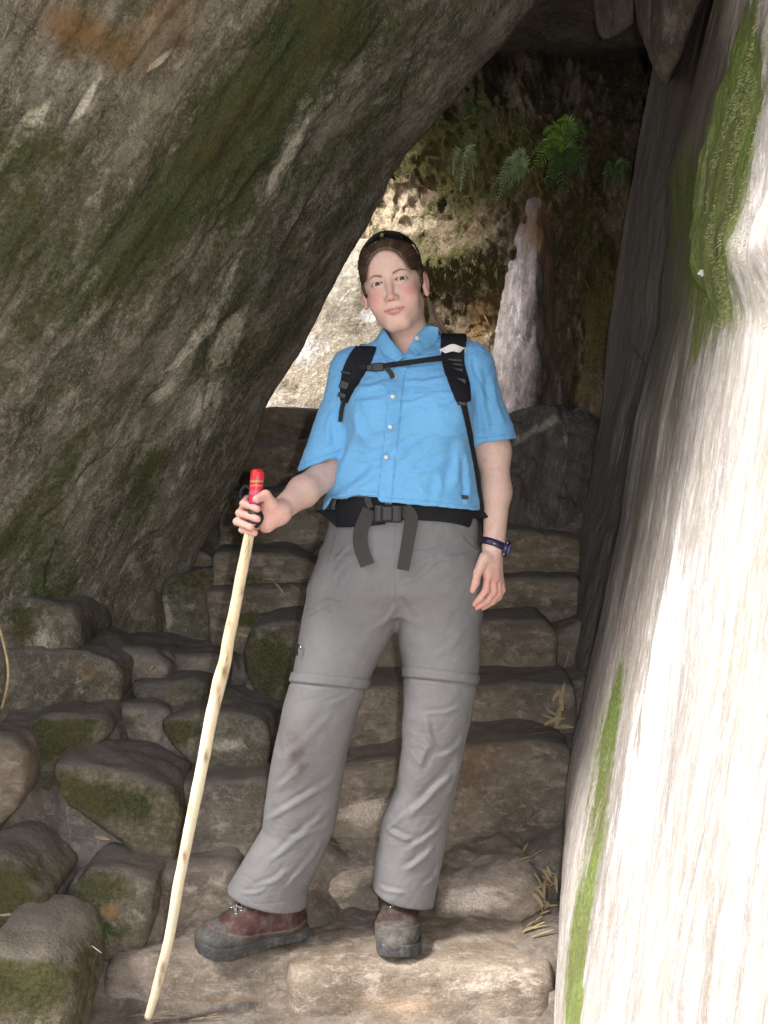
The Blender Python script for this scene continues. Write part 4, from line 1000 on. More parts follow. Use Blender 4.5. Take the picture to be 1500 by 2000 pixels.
def shirt_out(p, off=0.0, ext=0.0):
    t = loft(p, *TR_, e=2.35) + off
    for (bu_, bv_) in ((742, 800), (858, 796)):
        t = smin(t, ell(p, P(bu_, bv_ + 4, 2.345), (.064, .052, .068)) + off, .06)
    t = smax(t, np.interp(p[:, 0], hx, hz) - ext - p[:, 2], .004)
    s1 = smax(cone(p, SR0, SR1 + aR * .04, .058, .047) + off, (p - SR1) @ hemR - ext, .003)
    s2 = smax(cone(p, SL0, SL1 + aL * .04, .060, .053) + off, (p - SL1) @ hemL - ext, .003)
    s1 = smin(s1, cone(p, P(735, 694, 2.45), P(690, 722, 2.445), .034, .048) + off, .04)
    s2 = smin(s2, cone(p, P(862, 682, 2.45), P(915, 712, 2.445), .034, .050) + off, .04)
    return smin(smin(t, s1, .022), s2, .022)
vn = [P(752, 650, 2.36), P(790, 694, 2.33), P(826, 644, 2.36)]
def shirt_fn(p):
    o_ = shirt_out(p); i_ = shirt_out(p, .0072, .03)
    d = np.maximum(o_, -i_)
    # open neck
    u, v = UV(p)
    l1 = (v - 650) * (790 - 752) - (u - 752) * (694 - 650); l2 = (v - 644) * (790 - 826) - (u - 826) * (694 - 644)
    e1 = -l1 / 58.1; e2 = l2 / 61.6           # px distance, positive inside the V
    ins = -np.minimum(e1, e2) / FPX * 2.35
    w = np.maximum(ins, p[:, 1] - 2.46)
    d = np.maximum(d, -w)
    return np.maximum(d, p[:, 2] - P(750, 658, 2.42)[2] - np.where(p[:, 1] > 2.44, .02, 0.0))
V, F = implicit(shirt_fn, *bbox([P(590, 1020, 2.25), P(1015, 640, 2.62)], .03), .0032)
V = laplace(V, F, 2, .5)
sg = np.where(shirt_out(V) < -.0036, -1.0, 1.0)[:, None]
Nn = vnormals(V, F) * sg
n1 = fbm(V * np.array((9, 9, 16)), 3); n2 = fbm(V * np.array((26, 20, 40)) + 7, 3); n4 = fbm(V * np.array((22, 16, 60)) + 3, 3, True)
V = V + Nn * (.0034 * n1 + .0018 * n2 + .0012 * n4)[:, None]
sf = [(690, 760, 760, 745, 6, .004), (700, 785, 770, 768, 5, .003), (790, 745, 880, 735, 5, .003), (760, 790, 850, 770, 5, .0025), (850, 800, 905, 780, 6, .003), (730, 845, 800, 800, 6, .003),
      (660, 930, 700, 830, 9, .006), (645, 985, 740, 905, 9, .007), (700, 950, 800, 870, 8, .004), (880, 960, 900, 860, 10, .005), (915, 980, 905, 880, 6, .005), (850, 975, 860, 930, 8, .003),
      (780, 720, 860, 712, 4, .002), (690, 800, 720, 870, 8, .004), (650, 800, 640, 870, 7, .004), (670, 760, 655, 850, 5, .003), (935, 720, 955, 850, 7, .004), (960, 740, 985, 830, 6, .003), (925, 760, 935, 860, 5, .003),
      (915, 700, 945, 780, 5, .003), (740, 690, 770, 720, 4, .002), (640, 880, 665, 870, 4, .002), (945, 850, 990, 842, 3, .002), (770, 880, 830, 850, 6, .003), (800, 920, 870, 905, 8, .003), (700, 900, 760, 880, 6, .003)]
V = folds(V, Nn, [(a, b, c, d_, w * 1.0, am * 1.25) for a, b, c, d_, w, am in sf])
u, v = UV(V)
# placket and hem stitching
pc = np.interp(v, [690, 735, 775, 833, 893, 980], [789, 770, 765, 760, 753, 745])
fr = Nn[:, 1] < -.3
V = V + Nn * (.0022 * sstep(15, 12, np.abs(u - pc - 6)) * fr * (v > 700))[:, None]
# pocket flaps
Tt = tint(V, (0.150, 0.385, 0.64))
n3 = fbm(V * 30, 3); blot(Tt, .25 * sstep(0, .5, n3), (0.13, 0.375, 0.70)); blot(Tt, .2 * sstep(0, -.5, n3), (0.085, 0.285, 0.58))
st_ = np.exp(-((np.abs(u - pc - 6) - 13.5) / 1.2) ** 2) * fr * (v > 700)
hemv = np.interp(u, [600, 625, 645, 700, 738, 743, 800, 860, 935, 960], [1010, 1006, 976, 968, 971, 980, 985, 990, 1000, 1002])
st_ = st_ + np.exp(-((v - hemv + 9) / 1.1) ** 2) * fr * (V[:, 2] < SL1[2] - .03)
st_ = st_ + np.exp(-((v - 781 + (u - 700) * .06) / 1.1) ** 2) * fr * (u > 690) * (u < 752) + np.exp(-((v - 768 + (u - 800) * .06) / 1.1) ** 2) * fr * (u > 805) * (u < 895)
st_ = st_ + np.exp(-((((V - SR1) @ hemR) + .012) / .0012) ** 2) * (u < 668) + np.exp(-((((V - SL1) @ hemL) + .012) / .0012) ** 2) * (u > 928) * (v < 880)
blot(Tt, .45 * st_, (0.05, 0.19, 0.42))
shirt = link_mesh('shirt', V, F, M_shirt, person, attrs={'tint': Tt})
shirtT = BVHTree.FromPolygons([tuple(a) for a in V], [tuple(map(int, f)) for f in F])

# trousers
HT = col([(965, 792, 142, 2.445, .110), (985, 789, 147, 2.445, .112), (1030, 789, 151, 2.445, .116), (1080, 784, 161, 2.445, .122), (1125, 780, 168, 2.445, .120), (1160, 776, 172, 2.445, .114), (1205, 774, 150, 2.445, .085)], 2.36)
LL = col([(1090, 708, 78, 2.445, .106), (1150, 692, 92, 2.445, .112), (1222, 683, 101, 2.445, .108), (1320, 649, 82, 2.43, .098), (1400, 623, 78, 2.415, .088), (1480, 604, 76, 2.415, .083), (1560, 590, 75, 2.43, .080), (1640, 578, 75, 2.44, .080), (1700, 550, 79, 2.445, .083), (1765, 515, 85, 2.45, .088), (1830, 510, 84, 2.455, .090)], 2.36)
LR = col([(1090, 860, 76, 2.445, .106), (1150, 862, 88, 2.445, .110), (1222, 859, 90, 2.445, .106), (1320, 865, 76, 2.42, .096), (1400, 857, 70, 2.41, .086), (1480, 848, 63, 2.42, .080), (1560, 835, 62, 2.44, .076), (1620, 816, 70, 2.45, .076), (1700, 802, 71, 2.46, .078), (1765, 793, 68, 2.465, .080), (1830, 790, 64, 2.47, .080)], 2.36)
def hem_z(u0, v0, u1, v1, p):
    a = P(u0, v0, 2.37); b = P(u1, v1, 2.37)
    return a[2] + (p[:, 0] - a[0]) * (b[2] - a[2]) / (b[0] - a[0])
def tr_out(p, off=0.0, ext=0.0):
    h_ = loft(p, *HT, e=2.3) + off
    l_ = loft(p, *LL, e=2.2) + off; r_ = loft(p, *LR, e=2.2) + off
    l_ = smax(l_, hem_z(437, 1762, 592, 1797, p) - ext - p[:, 2], .004)
    r_ = smax(r_, hem_z(725, 1765, 850, 1796, p) - ext - p[:, 2], .004)
    lg = smin(l_, r_, .012)
    return smin(h_, lg, .03)
def tr_fn(p): return np.maximum(tr_out(p), -tr_out(p, .0090, .03))
V, F = implicit(tr_fn, *bbox([P(430, 1820, 2.3), P(960, 975, 2.62)], .03), .0037)
V = laplace(V, F, 2, .5)
sg = np.where(tr_out(V) < -.0045, -1.0, 1.0)[:, None]
Nn = vnormals(V, F) * sg
n1 = fbm(V * np.array((7, 7, 6)), 3); n2 = fbm((V @ np.array(Matrix.Rotation(R(35), 3, 'Y'))) * np.array((34, 20, 12)) + 7, 3)
V = V + Nn * (.0045 * n1 + .0020 * n2)[:, None]
tf = [(520, 1600, 620, 1540, 9, .008), (530, 1680, 640, 1580, 9, .008), (500, 1735, 560, 1700, 7, .006), (560, 1730, 625, 1650, 7, .006), (475, 1745, 520, 1735, 6, .006), (590, 1560, 650, 1520, 8, .005), (560, 1480, 640, 1400, 12, .006),
      (545, 1540, 600, 1480, 10, .006), (860, 1480, 905, 1440, 8, .007), (800, 1590, 905, 1480, 10, .013), (760, 1620, 800, 1640, 8, .008), (830, 1400, 850, 1455, 8, .006), (825, 1395, 900, 1380, 6, .004), (800, 1660, 870, 1600, 8, .006),
      (745, 1620, 790, 1590, 8, .008), (790, 1700, 850, 1650, 8, .007), (740, 1730, 790, 1745, 6, .005), (830, 1730, 860, 1690, 6, .005), (840, 1455, 820, 1500, 9, .006), (680, 1095, 650, 1130, 5, .004), (690, 1060, 650, 1100, 5, .004), (720, 1070, 660, 1150, 5, .004),
      (800, 1080, 900, 1060, 5, .004), (790, 1105, 930, 1075, 5, .004), (785, 1140, 850, 1100, 6, .005), (810, 1200, 780, 1150, 7, .005), (740, 1220, 775, 1180, 6, .005), (900, 1050, 940, 1080, 5, .003), (700, 1240, 760, 1210, 6, .003), (640, 1380, 700, 1340, 7, .003),
      (600, 1185, 620, 1180, 5, .004), (850, 1280, 900, 1240, 8, .003), (870, 1560, 890, 1500, 7, .006), (560, 1640, 640, 1610, 8, .005)]
V = folds(V, Nn, [(a, b, c, d_, w * .72, am * .62) for a, b, c, d_, w, am in tf])
Nn = vnormals(V, F) * sg
u, v = UV(V)
# zip-off bands at the knee, side zip, hem
kl = v - np.interp(u, [565, 727], [1322, 1338]); kr = v - np.interp(u, [788, 940], [1312, 1328])
isL = (u < 757)
kk = np.where(isL, kl, kr)
front = Nn[:, 1] < .2
V = V + Nn * (.0040 * sstep(12, 7, np.abs(kk)) - .0035 * np.exp(-((kk - 12) / 2.5) ** 2))[:, None]
Tt = tint(V, (0.172, 0.166, 0.166))
blot(Tt, .55 * np.exp(-((kk + 11) / 1.6) ** 2) + .55 * np.exp(-((kk - 10) / 1.8) ** 2), (0.10, 0.094, 0.092))
# mud
mn = .6 + .9 * fbm(V * 26, 3)
blot(Tt, .95 * mn * np.exp(-((u - 585) / 26) ** 2 - ((v - 1475) / 36) ** 2) * front, (0.085, 0.060, 0.046)); blot(Tt, .5 * mn * np.exp(-((u - 560) / 40) ** 2 - ((v - 1420) / 40) ** 2) * front, (0.12, 0.095, 0.08))
blot(Tt, .25 * mn * np.exp(-((u - 560) / 30) ** 2 - ((v - 1520) / 60) ** 2) * front, (0.12, 0.09, 0.075)); blot(Tt, .4 * np.exp(-((u - 643) / 5) ** 2 - ((v - 1193) / 5) ** 2), (0.10, 0.09, 0.085))
# side piping on the leg at the right
pz = u - np.interp(v, [1330, 1480, 1640, 1795], [938, 908, 878, 846]); blot(Tt, .8 * np.exp(-((pz + 3) / 2.5) ** 2) * (v > 1640) * (~isL), (0.035, 0.04, 0.075)); blot(Tt, .35 * np.exp(-((pz + 7) / 1.5) ** 2) * (v > 1340) * (~isL), (0.32, 0.31, 0.32))
hl = v - np.interp(u, [437, 592], [1762, 1797]); hr = v - np.interp(u, [725, 850], [1765, 1796]); hh = np.where(isL, hl, hr)
blot(Tt, .3 * np.exp(-((hh + 12) / 1.4) ** 2), (0.12, 0.11, 0.11))
for (a, b, c2, d2) in ((655, 1045, 640, 1100), (925, 1045, 940, 1100), (597, 1192, 640, 1168), (640, 1168, 668, 1176), (600, 1205, 645, 1182)):
    L_ = math.hypot(c2 - a, d2 - b); t_ = ((u - a) * (c2 - a) + (v - b) * (d2 - b)) / L_ ** 2; e_ = ((u - a) * (d2 - b) - (v - b) * (c2 - a)) / L_
    blot(Tt, .4 * np.exp(-(e_ / 1.5) ** 2) * (t_ > 0) * (t_ < 1) * front, (0.08, 0.076, 0.076))
# seams: fly and inner leg
blot(Tt, .35 * np.exp(-((u - np.interp(v, [1030, 1110, 1215], [772, 770, 775])) / 1.6) ** 2) * (v < 1215) * front, (0.11, 0.10, 0.10))
pants = link_mesh('trousers', V, F, M_pants, person, attrs={'tint': Tt})
pantsT = BVHTree.FromPolygons([tuple(a) for a in V], [tuple(map(int, f)) for f in F])
# ------------------------------------------------------------------ things laid on cloth
def hitY(tree, u, v, default):
    c = Vector((0, 0, CAMZ)); d = (Vector(P(u, v, 2.4)) - c).normalized()
    h = tree.ray_cast(c, d)
    return (h[0].y if h[0] is not None and h[0].y < 2.6 else default)
def strap(name, path, mat, parent, tree, default=2.44, thick=.003, off=.002, n=5, tail=None, head=None, smooth=3, m=7, follow=True):
    """webbing: path of (u, v, width px[, Y]); hugs the cloth below it; head and tail are world points with widths"""
    C = []
    for q in path:
        y = q[3] if len(q) > 3 else (hitY(tree, q[0], q[1], default) - off)
        C.append(list(P(q[0], q[1], y)) + [q[2] / FPX * y])
    C = (head or []) + C + (tail or [])
    C = np.array(smooth_path(C, smooth)); W = C[:, 3]; C = C[:, :3]
    V = []; k = len(C)
    for i in range(k):
        t = C[min(i + 1, k - 1)] - C[max(i - 1, 0)]; t /= np.linalg.norm(t) + 1e-9
        view = C[i] - np.array((0, 0, CAMZ)); view /= np.linalg.norm(view)
        if abs(t @ view) > .9: side = np.array((1.0, 0, 0))
        else: side = np.cross(t, view); side /= np.linalg.norm(side)
        row = []
        for j in range(m):
            a = (j / (m - 1) - .5) * W[i]; q = C[i] + side * a
            if follow and tree is not None:
                d = (Vector(q) - Vector((0, 0, CAMZ))).normalized(); h = tree.ray_cast(Vector((0, 0, CAMZ)), d)
                if h[0] is not None and abs(h[0].y - q[1]) < .05 and q[1] < 2.44:
                    hh = np.array(h[0]) - np.array(d) * (off + .001); q = q * .35 + hh * .65
            row.append(q)
        V.append(row)
    V = np.array(V); idx = np.arange(k * m).reshape(k, m)
    Vf = V.reshape(-1, 3)
    F = [(idx[i, j], idx[i + 1, j], idx[i + 1, j + 1], idx[i, j + 1]) for i in range(k - 1) for j in range(m - 1)]
    Nn = vnormals(Vf, np.array(F))
    toc = np.array((0, 0, CAMZ)) - Vf; sgn = np.sign((Nn * toc).sum(1)).mean() or 1
    top = Vf + Nn * sgn * thick; nn = len(Vf)
    allV = np.concatenate([top, Vf - Nn * sgn * .001])
    E = [tuple(q) for q in F] + [tuple(nn + a for a in q[::-1]) for q in F]
    rim = list(idx[:, 0]) + list(idx[-1, 1:]) + list(idx[-2::-1, -1]) + list(idx[0, -2:0:-1])
    for a in range(len(rim)):
        b = (a + 1) % len(rim); E.append((rim[a], nn + rim[a], nn + rim[b], rim[b]))
    o = link_mesh(name, allV, E, mat, parent, smooth=False)
    return o
def rbox(c, half, r, rot=None, h=.0012):
    c = np.asarray(c); half = np.asarray(half); M = np.array(rot) if rot is not None else np.eye(3)
    def fn(p):
        q = np.abs((p - c) @ M) - (half - r)
        return np.linalg.norm(np.maximum(q, 0), axis=1) + np.minimum(q.max(1), 0) - r
    R_ = np.linalg.norm(half)
    return fn, c - R_, c + R_
def rboxmesh(name, c, half, r, mat, parent, rot=None, h=.0015):
    fn, lo, hi = rbox(c, half, r, rot); V, F = implicit(fn, lo, hi, h)
    return link_mesh(name, V, F, mat, parent)
def RZ(a, b=0, c=0): return np.array(Matrix.Rotation(R(a), 3, 'Y').to_3x3() @ Matrix.Rotation(R(b), 3, 'Z').to_3x3() @ Matrix.Rotation(R(c), 3, 'X').to_3x3())

# shirt collar, placket buttons, hem tag
def flap(inner, outer, name='collar'):
    A = np.array(smooth_path([P(*q) for q in inner], 6)); B = np.array(smooth_path([P(*q) for q in outer], 6))
    k = min(len(A), len(B)); m = 8; V = []
    for i in range(k):
        for j in range(m):
            t = j / (m - 1); q = A[i] * (1 - t) + B[i] * t + np.array((0, -.004 * math.sin(t * math.pi), .002 * math.sin(t * math.pi)))
            V.append(q)
    V = np.array(V); idx = np.arange(k * m).reshape(k, m)
    F = np.array([(idx[i, j], idx[i + 1, j], idx[i + 1, j + 1], idx[i, j + 1]) for i in range(k - 1) for j in range(m - 1)])
    Nn = vnormals(V, F); s = np.sign(-Nn[:, 1].mean()) or 1
    nn = len(V); rim = list(idx[:, 0]) + list(idx[-1, 1:]) + list(idx[-2::-1, -1]) + list(idx[0, -2:0:-1])
    E = [tuple(q) for q in F] + [tuple(nn + a for a in q[::-1]) for q in F]
    for a in range(len(rim)):
        b = (a + 1) % len(rim); E.append((rim[a], nn + rim[a], nn + rim[b], rim[b]))
    V2 = np.concatenate([V + Nn * s * .0018, V - Nn * s * .0014])
    return link_mesh(name, V2, E, M_shirt, shirt, attrs={'tint': tint(V2, (0.150, 0.385, 0.64))}, smooth=False)
sy = lambda u, v, o=.006: hitY(shirtT, u, v, 2.38) - o
flap([(752, 648, 2.405), (768, 672, 2.372), (789, 700, sy(792, 704))], [(738, 668, sy(738, 672)), (750, 690, sy(750, 692)), (776, 708, sy(776, 710))])
flap([(826, 640, 2.412), (810, 660, 2.380), (798, 680, sy(798, 692))], [(856, 640, sy(856, 668, .012)), (850, 668, sy(850, 672)), (812, 694, sy(812, 696))])
flap([(752, 648, 2.405), (752, 640, 2.46), (790, 630, 2.51), (838, 634, 2.48), (828, 641, 2.412)], [(738, 668, 2.41), (736, 664, 2.48), (790, 652, 2.54), (858, 655, 2.51), (856, 642, 2.42)])
for (u, v) in ((789, 707), (769, 735), (766, 775), (761, 834), (753, 893), (813, 661)):
    y = sy(u + 1, v, .004) if v > 670 else 2.366
    c = P(u + 1, v, y); V, F = tube([c + np.array((0, .002, 0)), c + np.array((0, -.001, 0)), c + np.array((0, -.0022, 0)), c + np.array((0, -.0018, 0))], [.0056, .0056, .0046, .0034], 14)
    link_mesh('button', V, F, M_button, shirt, smooth=False)
c = P(905, 971, sy(905, 971, .003)); rboxmesh('hem_tag', c, (.0125, .0012, .0048), .0008, M_plastic, shirt, RZ(2, -14), .0008)

# backpack
bp = empty('backpack', P(800, 1010, 2.66), 'black and dark blue backpack worn by the woman, its straps buckled over the blue shirt', 'backpack')
def pack_fn(p):
    zs = [P(800, v, 2.6)[2] for v in (1010, 960, 800, 720, 690)]
    return loft(p, zs, [P(805, 900, 2.64)[0]] * 5, [2.645, 2.66, 2.66, 2.64, 2.62], [.155, .165, .160, .130, .09], [.08, .10, .10, .08, .05], 3.2)
V, F = implicit(pack_fn, *bbox([P(600, 1020, 2.5), P(1000, 680, 2.8)], .03), .006)
V = laplace(V, F, 3, .5); V = displaced(V, F, .006, 12, seed=1)
link_mesh('pack_body', V, F, M_packblue, bp)
strap('shoulder_strap', [(716, 684, 36), (703, 704, 44), (690, 730, 42), (680, 760, 30), (672, 785, 16)], M_pad, bp, shirtT, thick=.009, off=.003,
      head=[list(P(735, 690, 2.60)) + [.05], list(P(724, 676, 2.53)) + [.046]])
strap('strap_webbing', [(676, 770, 9), (668, 795, 8), (664, 824, 8)], M_strap, bp, shirtT, thick=.002, off=.009)
strap('shoulder_strap', [(886, 664, 50), (884, 690, 46), (887, 720, 42), (896, 755, 34), (904, 788, 22)], M_pad, bp, shirtT, thick=.010, off=.003,
      head=[list(P(872, 690, 2.60)) + [.055], list(P(884, 660, 2.53)) + [.058]])
strap('white_band', [(862, 686, 10), (884, 680, 13), (906, 684, 10)], M_white, bp, None, thick=.003, off=.014, follow=False, default=2.40) if False else None
yb = hitY(shirtT, 884, 690, 2.39)
strap('white_band', [(861, 687, 10, yb - .008), (872, 683, 12, yb - .016), (884, 679, 14, yb - .018), (896, 682, 12, yb - .016), (908, 684, 9, yb - .006)], M_white, bp, None, thick=.003, follow=False)
strap('strap_webbing', [(902, 775, 11), (912, 820, 9), (922, 870, 8), (931, 920, 8, 2.40), (939, 970, 8, 2.41), (944, 1015, 8, 2.43), (946, 1040, 8, 2.48)], M_strap, bp, shirtT, thick=.0025, off=.010, default=2.42)
strap('chest_strap', [(702, 718, 9), (722, 717, 9), (745, 716, 9), (770, 712, 9), (800, 708, 9), (835, 703, 9), (866, 699, 10)], M_strap, bp, shirtT, thick=.0025, off=.010)
for (u, v, w, h_) in ((738, 717, 11, 8), (722, 718, 6, 6)):
    c = P(u, v, hitY(shirtT, u, v, 2.37) - .015); rboxmesh('chest_buckle', c, (w / 810, .004, h_ / 810), .002, M_plastic, bp, RZ(-4))
strap('strap_end', [(754, 719, 8), (762, 727, 9), (768, 738, 9)], M_webgrey, bp, shirtT, thick=.002, off=.008)
for (u, v, w, h_, a) in ((672, 752, 9, 8, 20), (668, 772, 8, 5, 20), (676, 728, 10, 3, 12), (889, 703, 14, 3, 4), (892, 722, 13, 4, 6), (898, 745, 12, 7, 8), (903, 788, 9, 4, 10), (893, 712, 11, 3, 5)):
    c = P(u, v, hitY(shirtT, u, v, 2.39) - .015); rboxmesh('ladder_buckle', c, (w / 810, .0035, h_ / 810), .0018, M_plastic, bp, RZ(a))
wl_ = lambda u, v, y, w: list(P(u, v, y)) + [w]
strap('hip_belt', [(652, 1000, 60), (675, 1000, 60), (700, 1000, 58), (728, 999, 56), (752, 998, 52)], M_pad, bp, pantsT, thick=.008, off=.004, head=[wl_(668, 1000, 2.56, .07), wl_(648, 1000, 2.48, .072)], default=2.42)
strap('hip_belt', [(765, 996, 42), (795, 997, 38), (830, 998, 38), (870, 999, 42), (905, 1003, 46), (930, 1010, 48)], M_pad, bp, pantsT, thick=.006, off=.004, tail=[wl_(940, 1016, 2.47, .05), wl_(930, 1010, 2.56, .06)], default=2.42)
strap('belt_webbing', [(715, 998, 24), (740, 1001, 26), (770, 1001, 26), (800, 999, 24)], M_webgrey, bp, pantsT, thick=.003, off=.006)
by_ = hitY(pantsT, 755, 1003, 2.33) - .014
rboxmesh('belt_buckle', P(758, 1003, by_), (.033, .007, .021), .004, M_plastic, bp, RZ(1))
rboxmesh('buckle_centre', P(755, 1003, by_ - .006), (.014, .005, .018), .003, M_plastic, bp, RZ(1))
for du in (-24, 22): rboxmesh('buckle_bar', P(758 + du, 1003, by_ - .0075), (.0022, .0018, .016), .001, M_webgrey, bp)
for du in (-11, 8): rboxmesh('buckle_ridge', P(758 + du, 1003, by_ - .010), (.0018, .0018, .014), .001, M_strap, bp)
strap('belt_end', [(722, 995, 27), (712, 1018, 28), (704, 1042, 29), (706, 1072, 29), (718, 1104, 28)], M_webgrey, bp, pantsT, thick=.0025, off=.012, m=5, follow=False)
strap('belt_end', [(790, 992, 24), (803, 1010, 27), (800, 1040, 26), (794, 1075, 25), (787, 1113, 24)], M_webgrey, bp, pantsT, thick=.0025, off=.012, m=5, follow=False)
strap('belt_loop', [(716, 968, 12), (720, 982, 12), (724, 992, 12)], M_webgrey, bp, pantsT, thick=.002, off=.018, follow=False)
# pocket snap on the trousers
c = P(588, 1265, hitY(pantsT, 590, 1265, 2.38) - .003); V, F = uvsphere(c, .0042, 8); link_mesh('pocket_snap', V, F, M_metal, pants)
V, F = tube(smooth_path([P(584, 1258, 2.365), P(580, 1268, 2.362), P(581, 1280, 2.368)], 4), .0022, 6); link_mesh('zip_pull', V, F, M_strap, pants)

# boots
def make_boot(toe, heel, zb, side_tint):
    f = np.array((toe[0] - heel[0], toe[1] - heel[1], 0.0)); L = np.linalg.norm(f); f /= L; s_ = np.array((-f[1], f[0], 0.0)); up = np.array((0, 0, 1.0))
    M = np.stack([f, s_, up], 1); O = np.array((heel[0], heel[1], zb)); k = L / .285
    tow = lambda q: (q * k) @ M.T + O
    def wf(x, g=0): return np.interp(x, [-.004, 0, .03, .1, .16, .215, .25, .272, .285], [.004, .024, .036, .034, .0415, .046, .040, .028, .004]) + g
    def sole(q):
        x, y, z = q.T; zz = z - .22 * np.maximum(x - .20, 0) ** 2 / .085
        y = y / 1.22; d = np.maximum(np.abs(y + .004 * np.sin(x * 22)) - wf(x), np.abs(zz - .017) - .0155)
        d = np.maximum(d, np.maximum(-x, x - .279))
        tread = (np.abs(((x * 90) % 2) - 1) - .35) * .006
        return np.where(z < .008, np.maximum(d, -tread * 1.0 + .0) if False else d, d)
    def upper(q):
        q = q / np.array((1, 1.2, 1)); x, y, z = q.T
        d = ell(q, (.205, 0, .044), (.075, .0445, .034))
        d = smin(d, cone(q, (.055, 0, .055), (.17, 0, .052), .040, .038), .03)
        d = smin(d, ell(q, (.045, 0, .050), (.045, .037, .045)), .02)
        d = smin(d, cone(q, (.066, 0, .07), (.058, 0, .16), .042, .043), .03)
        d = smin(d, cone(q, (.19, 0, .058), (.10, 0, .115), .026, .034), .02)
        d = smax(d, .028 - z, .004)
        return smax(d, z - .165, .004)
    Vu, Fu = implicit(upper, (-.01, -.07, 0), (.30, .07, .18), .0026)
    Nn = vnormals(Vu, Fu); x, y, z = Vu.T
    # stitched panels and the rubber rand
    rand = np.interp(x, [0, .04, .10, .16, .20, .24, .28], [.056, .050, .044, .050, .060, .070, .08])
    cap = sstep(.212, .220, x - .006 * np.cos(y * 60)); isr = sstep(.002, -.002, z - rand)
    Vu = Vu + Nn * (.0016 * np.maximum(isr, cap) + .0016 * fbm(Vu * 30, 3))[:, None]
    Tt = tint(Vu, side_tint)
    n = fbm(Vu * 24, 3)
    blot(Tt, sstep(.0, .5, n) * .35, (0.13, 0.085, 0.07))
    blot(Tt, isr, (0.060, 0.053, 0.047)); blot(Tt, cap, (0.070, 0.064, 0.058))
    blot(Tt, .7 * np.exp(-((z - rand) / .0016) ** 2), (0.16, 0.105, 0.08))
    ton = sstep(.026, .020, np.abs(y)) * sstep(.085, .10, x) * (x < .2) * (z > .06); blot(Tt, ton * .8, (0.055, 0.042, 0.036))
    blot(Tt, .45 * sstep(-.1, .5, fbm(Vu * 40 + 3, 3)), (0.12, 0.105, 0.09))
    b = link_mesh('boot', tow(Vu), Fu, M_boot, person, attrs={'tint': Tt})
    Vs, Fs = implicit(sole, (-.01, -.07, -.005), (.30, .07, .07), .0026)
    Vs = laplace(Vs, Fs, 2, .5)
    Ns = vnormals(Vs, Fs); lug = ((Vs[:, 0] * 62) % 1 < .35) * (np.abs(Ns[:, 2]) < .7) * (Vs[:, 2] < .016)
    Vs = Vs - Ns * (.0018 * lug)[:, None]
    Ts = tint(Vs, (0.060, 0.058, 0.056)); blot(Ts, .7 * sstep(-.1, .5, fbm(Vs * 30, 3)), (0.12, 0.11, 0.095)); blot(Ts, .5 * (Vs[:, 2] > .024), (0.045, 0.048, 0.055))
    link_mesh('sole', tow(Vs), Fs, M_boot, b, attrs={'tint': Ts})
    mb = MB(); mc = MB()
    T_ = BVHTree.FromPolygons([tuple(a) for a in Vu], [tuple(map(int, q)) for q in Fu])
    def top(x, y, o_=.002):
        h = T_.ray_cast(Vector((x, y, .3)), Vector((0, 0, -1))); zz = h[0].z if h[0] is not None else .08
        return np.array((x, y, zz + o_))
    xs_ = [.098, .113, .128, .143, .158, .172, .185]
    for i, xx in enumerate(xs_):
        w = .019 - .0006 * i
        for a, b2 in (((xx, -w), (xs_[min(i + 1, 6)], w)), ((xx, w), (xs_[min(i + 1, 6)], -w))):
            pts = [top(a[0] + (b2[0] - a[0]) * t, a[1] + (b2[1] - a[1]) * t, .0025 + .002 * math.sin(t * math.pi)) for t in (0, .25, .5, .75, 1)]
            V, F = tube([tow(q) for q in pts], .0019, 6); mb.add(V, F)
        for sg in (-1, 1):
            V, F = uvsphere(top(xx, sg * (w + .003), .001), .0028, 6); link_mesh('eyelet', tow(V), F, M_metal, b)
    mb.build('laces', plain('lace', (0.19, 0.165, 0.14), rough=.9, nscale=900, var=.5), b)
    return b
make_boot((-0.462, 2.350), (-0.200, 2.475), 0.0, (0.055, 0.021, 0.019))
make_boot((0.026, 2.312), (0.050, 2.600), 0.0, (0.050, 0.028, 0.023))

# walking stick
ws = empty('walking_stick', P(290, 1987, 2.267), 'peeled pale wooden walking stick with red grip held in her right hand', 'walking stick')
sp_ = [(499, 975, 8), (489, 1034, 9.5), (481, 1075, 10.5), (470, 1130, 11), (458, 1195, 11.5), (447, 1245, 12), (440, 1290, 12.5), (429, 1330, 14), (421, 1365, 13), (414, 1395, 13), (405, 1440, 12.5), (396, 1490, 12), (384, 1550, 12), (371, 1615, 11.5), (361, 1665, 11), (350, 1720, 11), (340, 1780, 10.5), (330, 1835, 10.5), (316, 1890, 10), (303, 1940, 9), (289, 1988, 7.5)]
yy = lambda v: 2.195 + (v - 975) / 1013 * .072
cp_ = smooth_path([list(P(a, b, yy(b))) + [c / FPX * yy(b)] for a, b, c in sp_], 8); cp_ = np.array(cp_)
V, F = tube(cp_[:, :3], list(cp_[:, 3]), 20); V = np.array(V); F = list(F)
u, v = UV(V); d = .0014 * fbm(V * np.array((60, 60, 12)), 3)
rr_ = V - np.repeat(cp_[:, :3], 20, 0); rr_ /= np.linalg.norm(rr_, axis=1)[:, None]
V = V + rr_ * d[:, None]
Tt = tint(V, (0.66, 0.53, 0.34)); blot(Tt, .45 * sstep(0, .6, fbm(V * np.array((70, 70, 8)), 3)), (0.54, 0.40, 0.23)); blot(Tt, .7 * sstep(1250, 1500, v), (0.74, 0.66, 0.48))
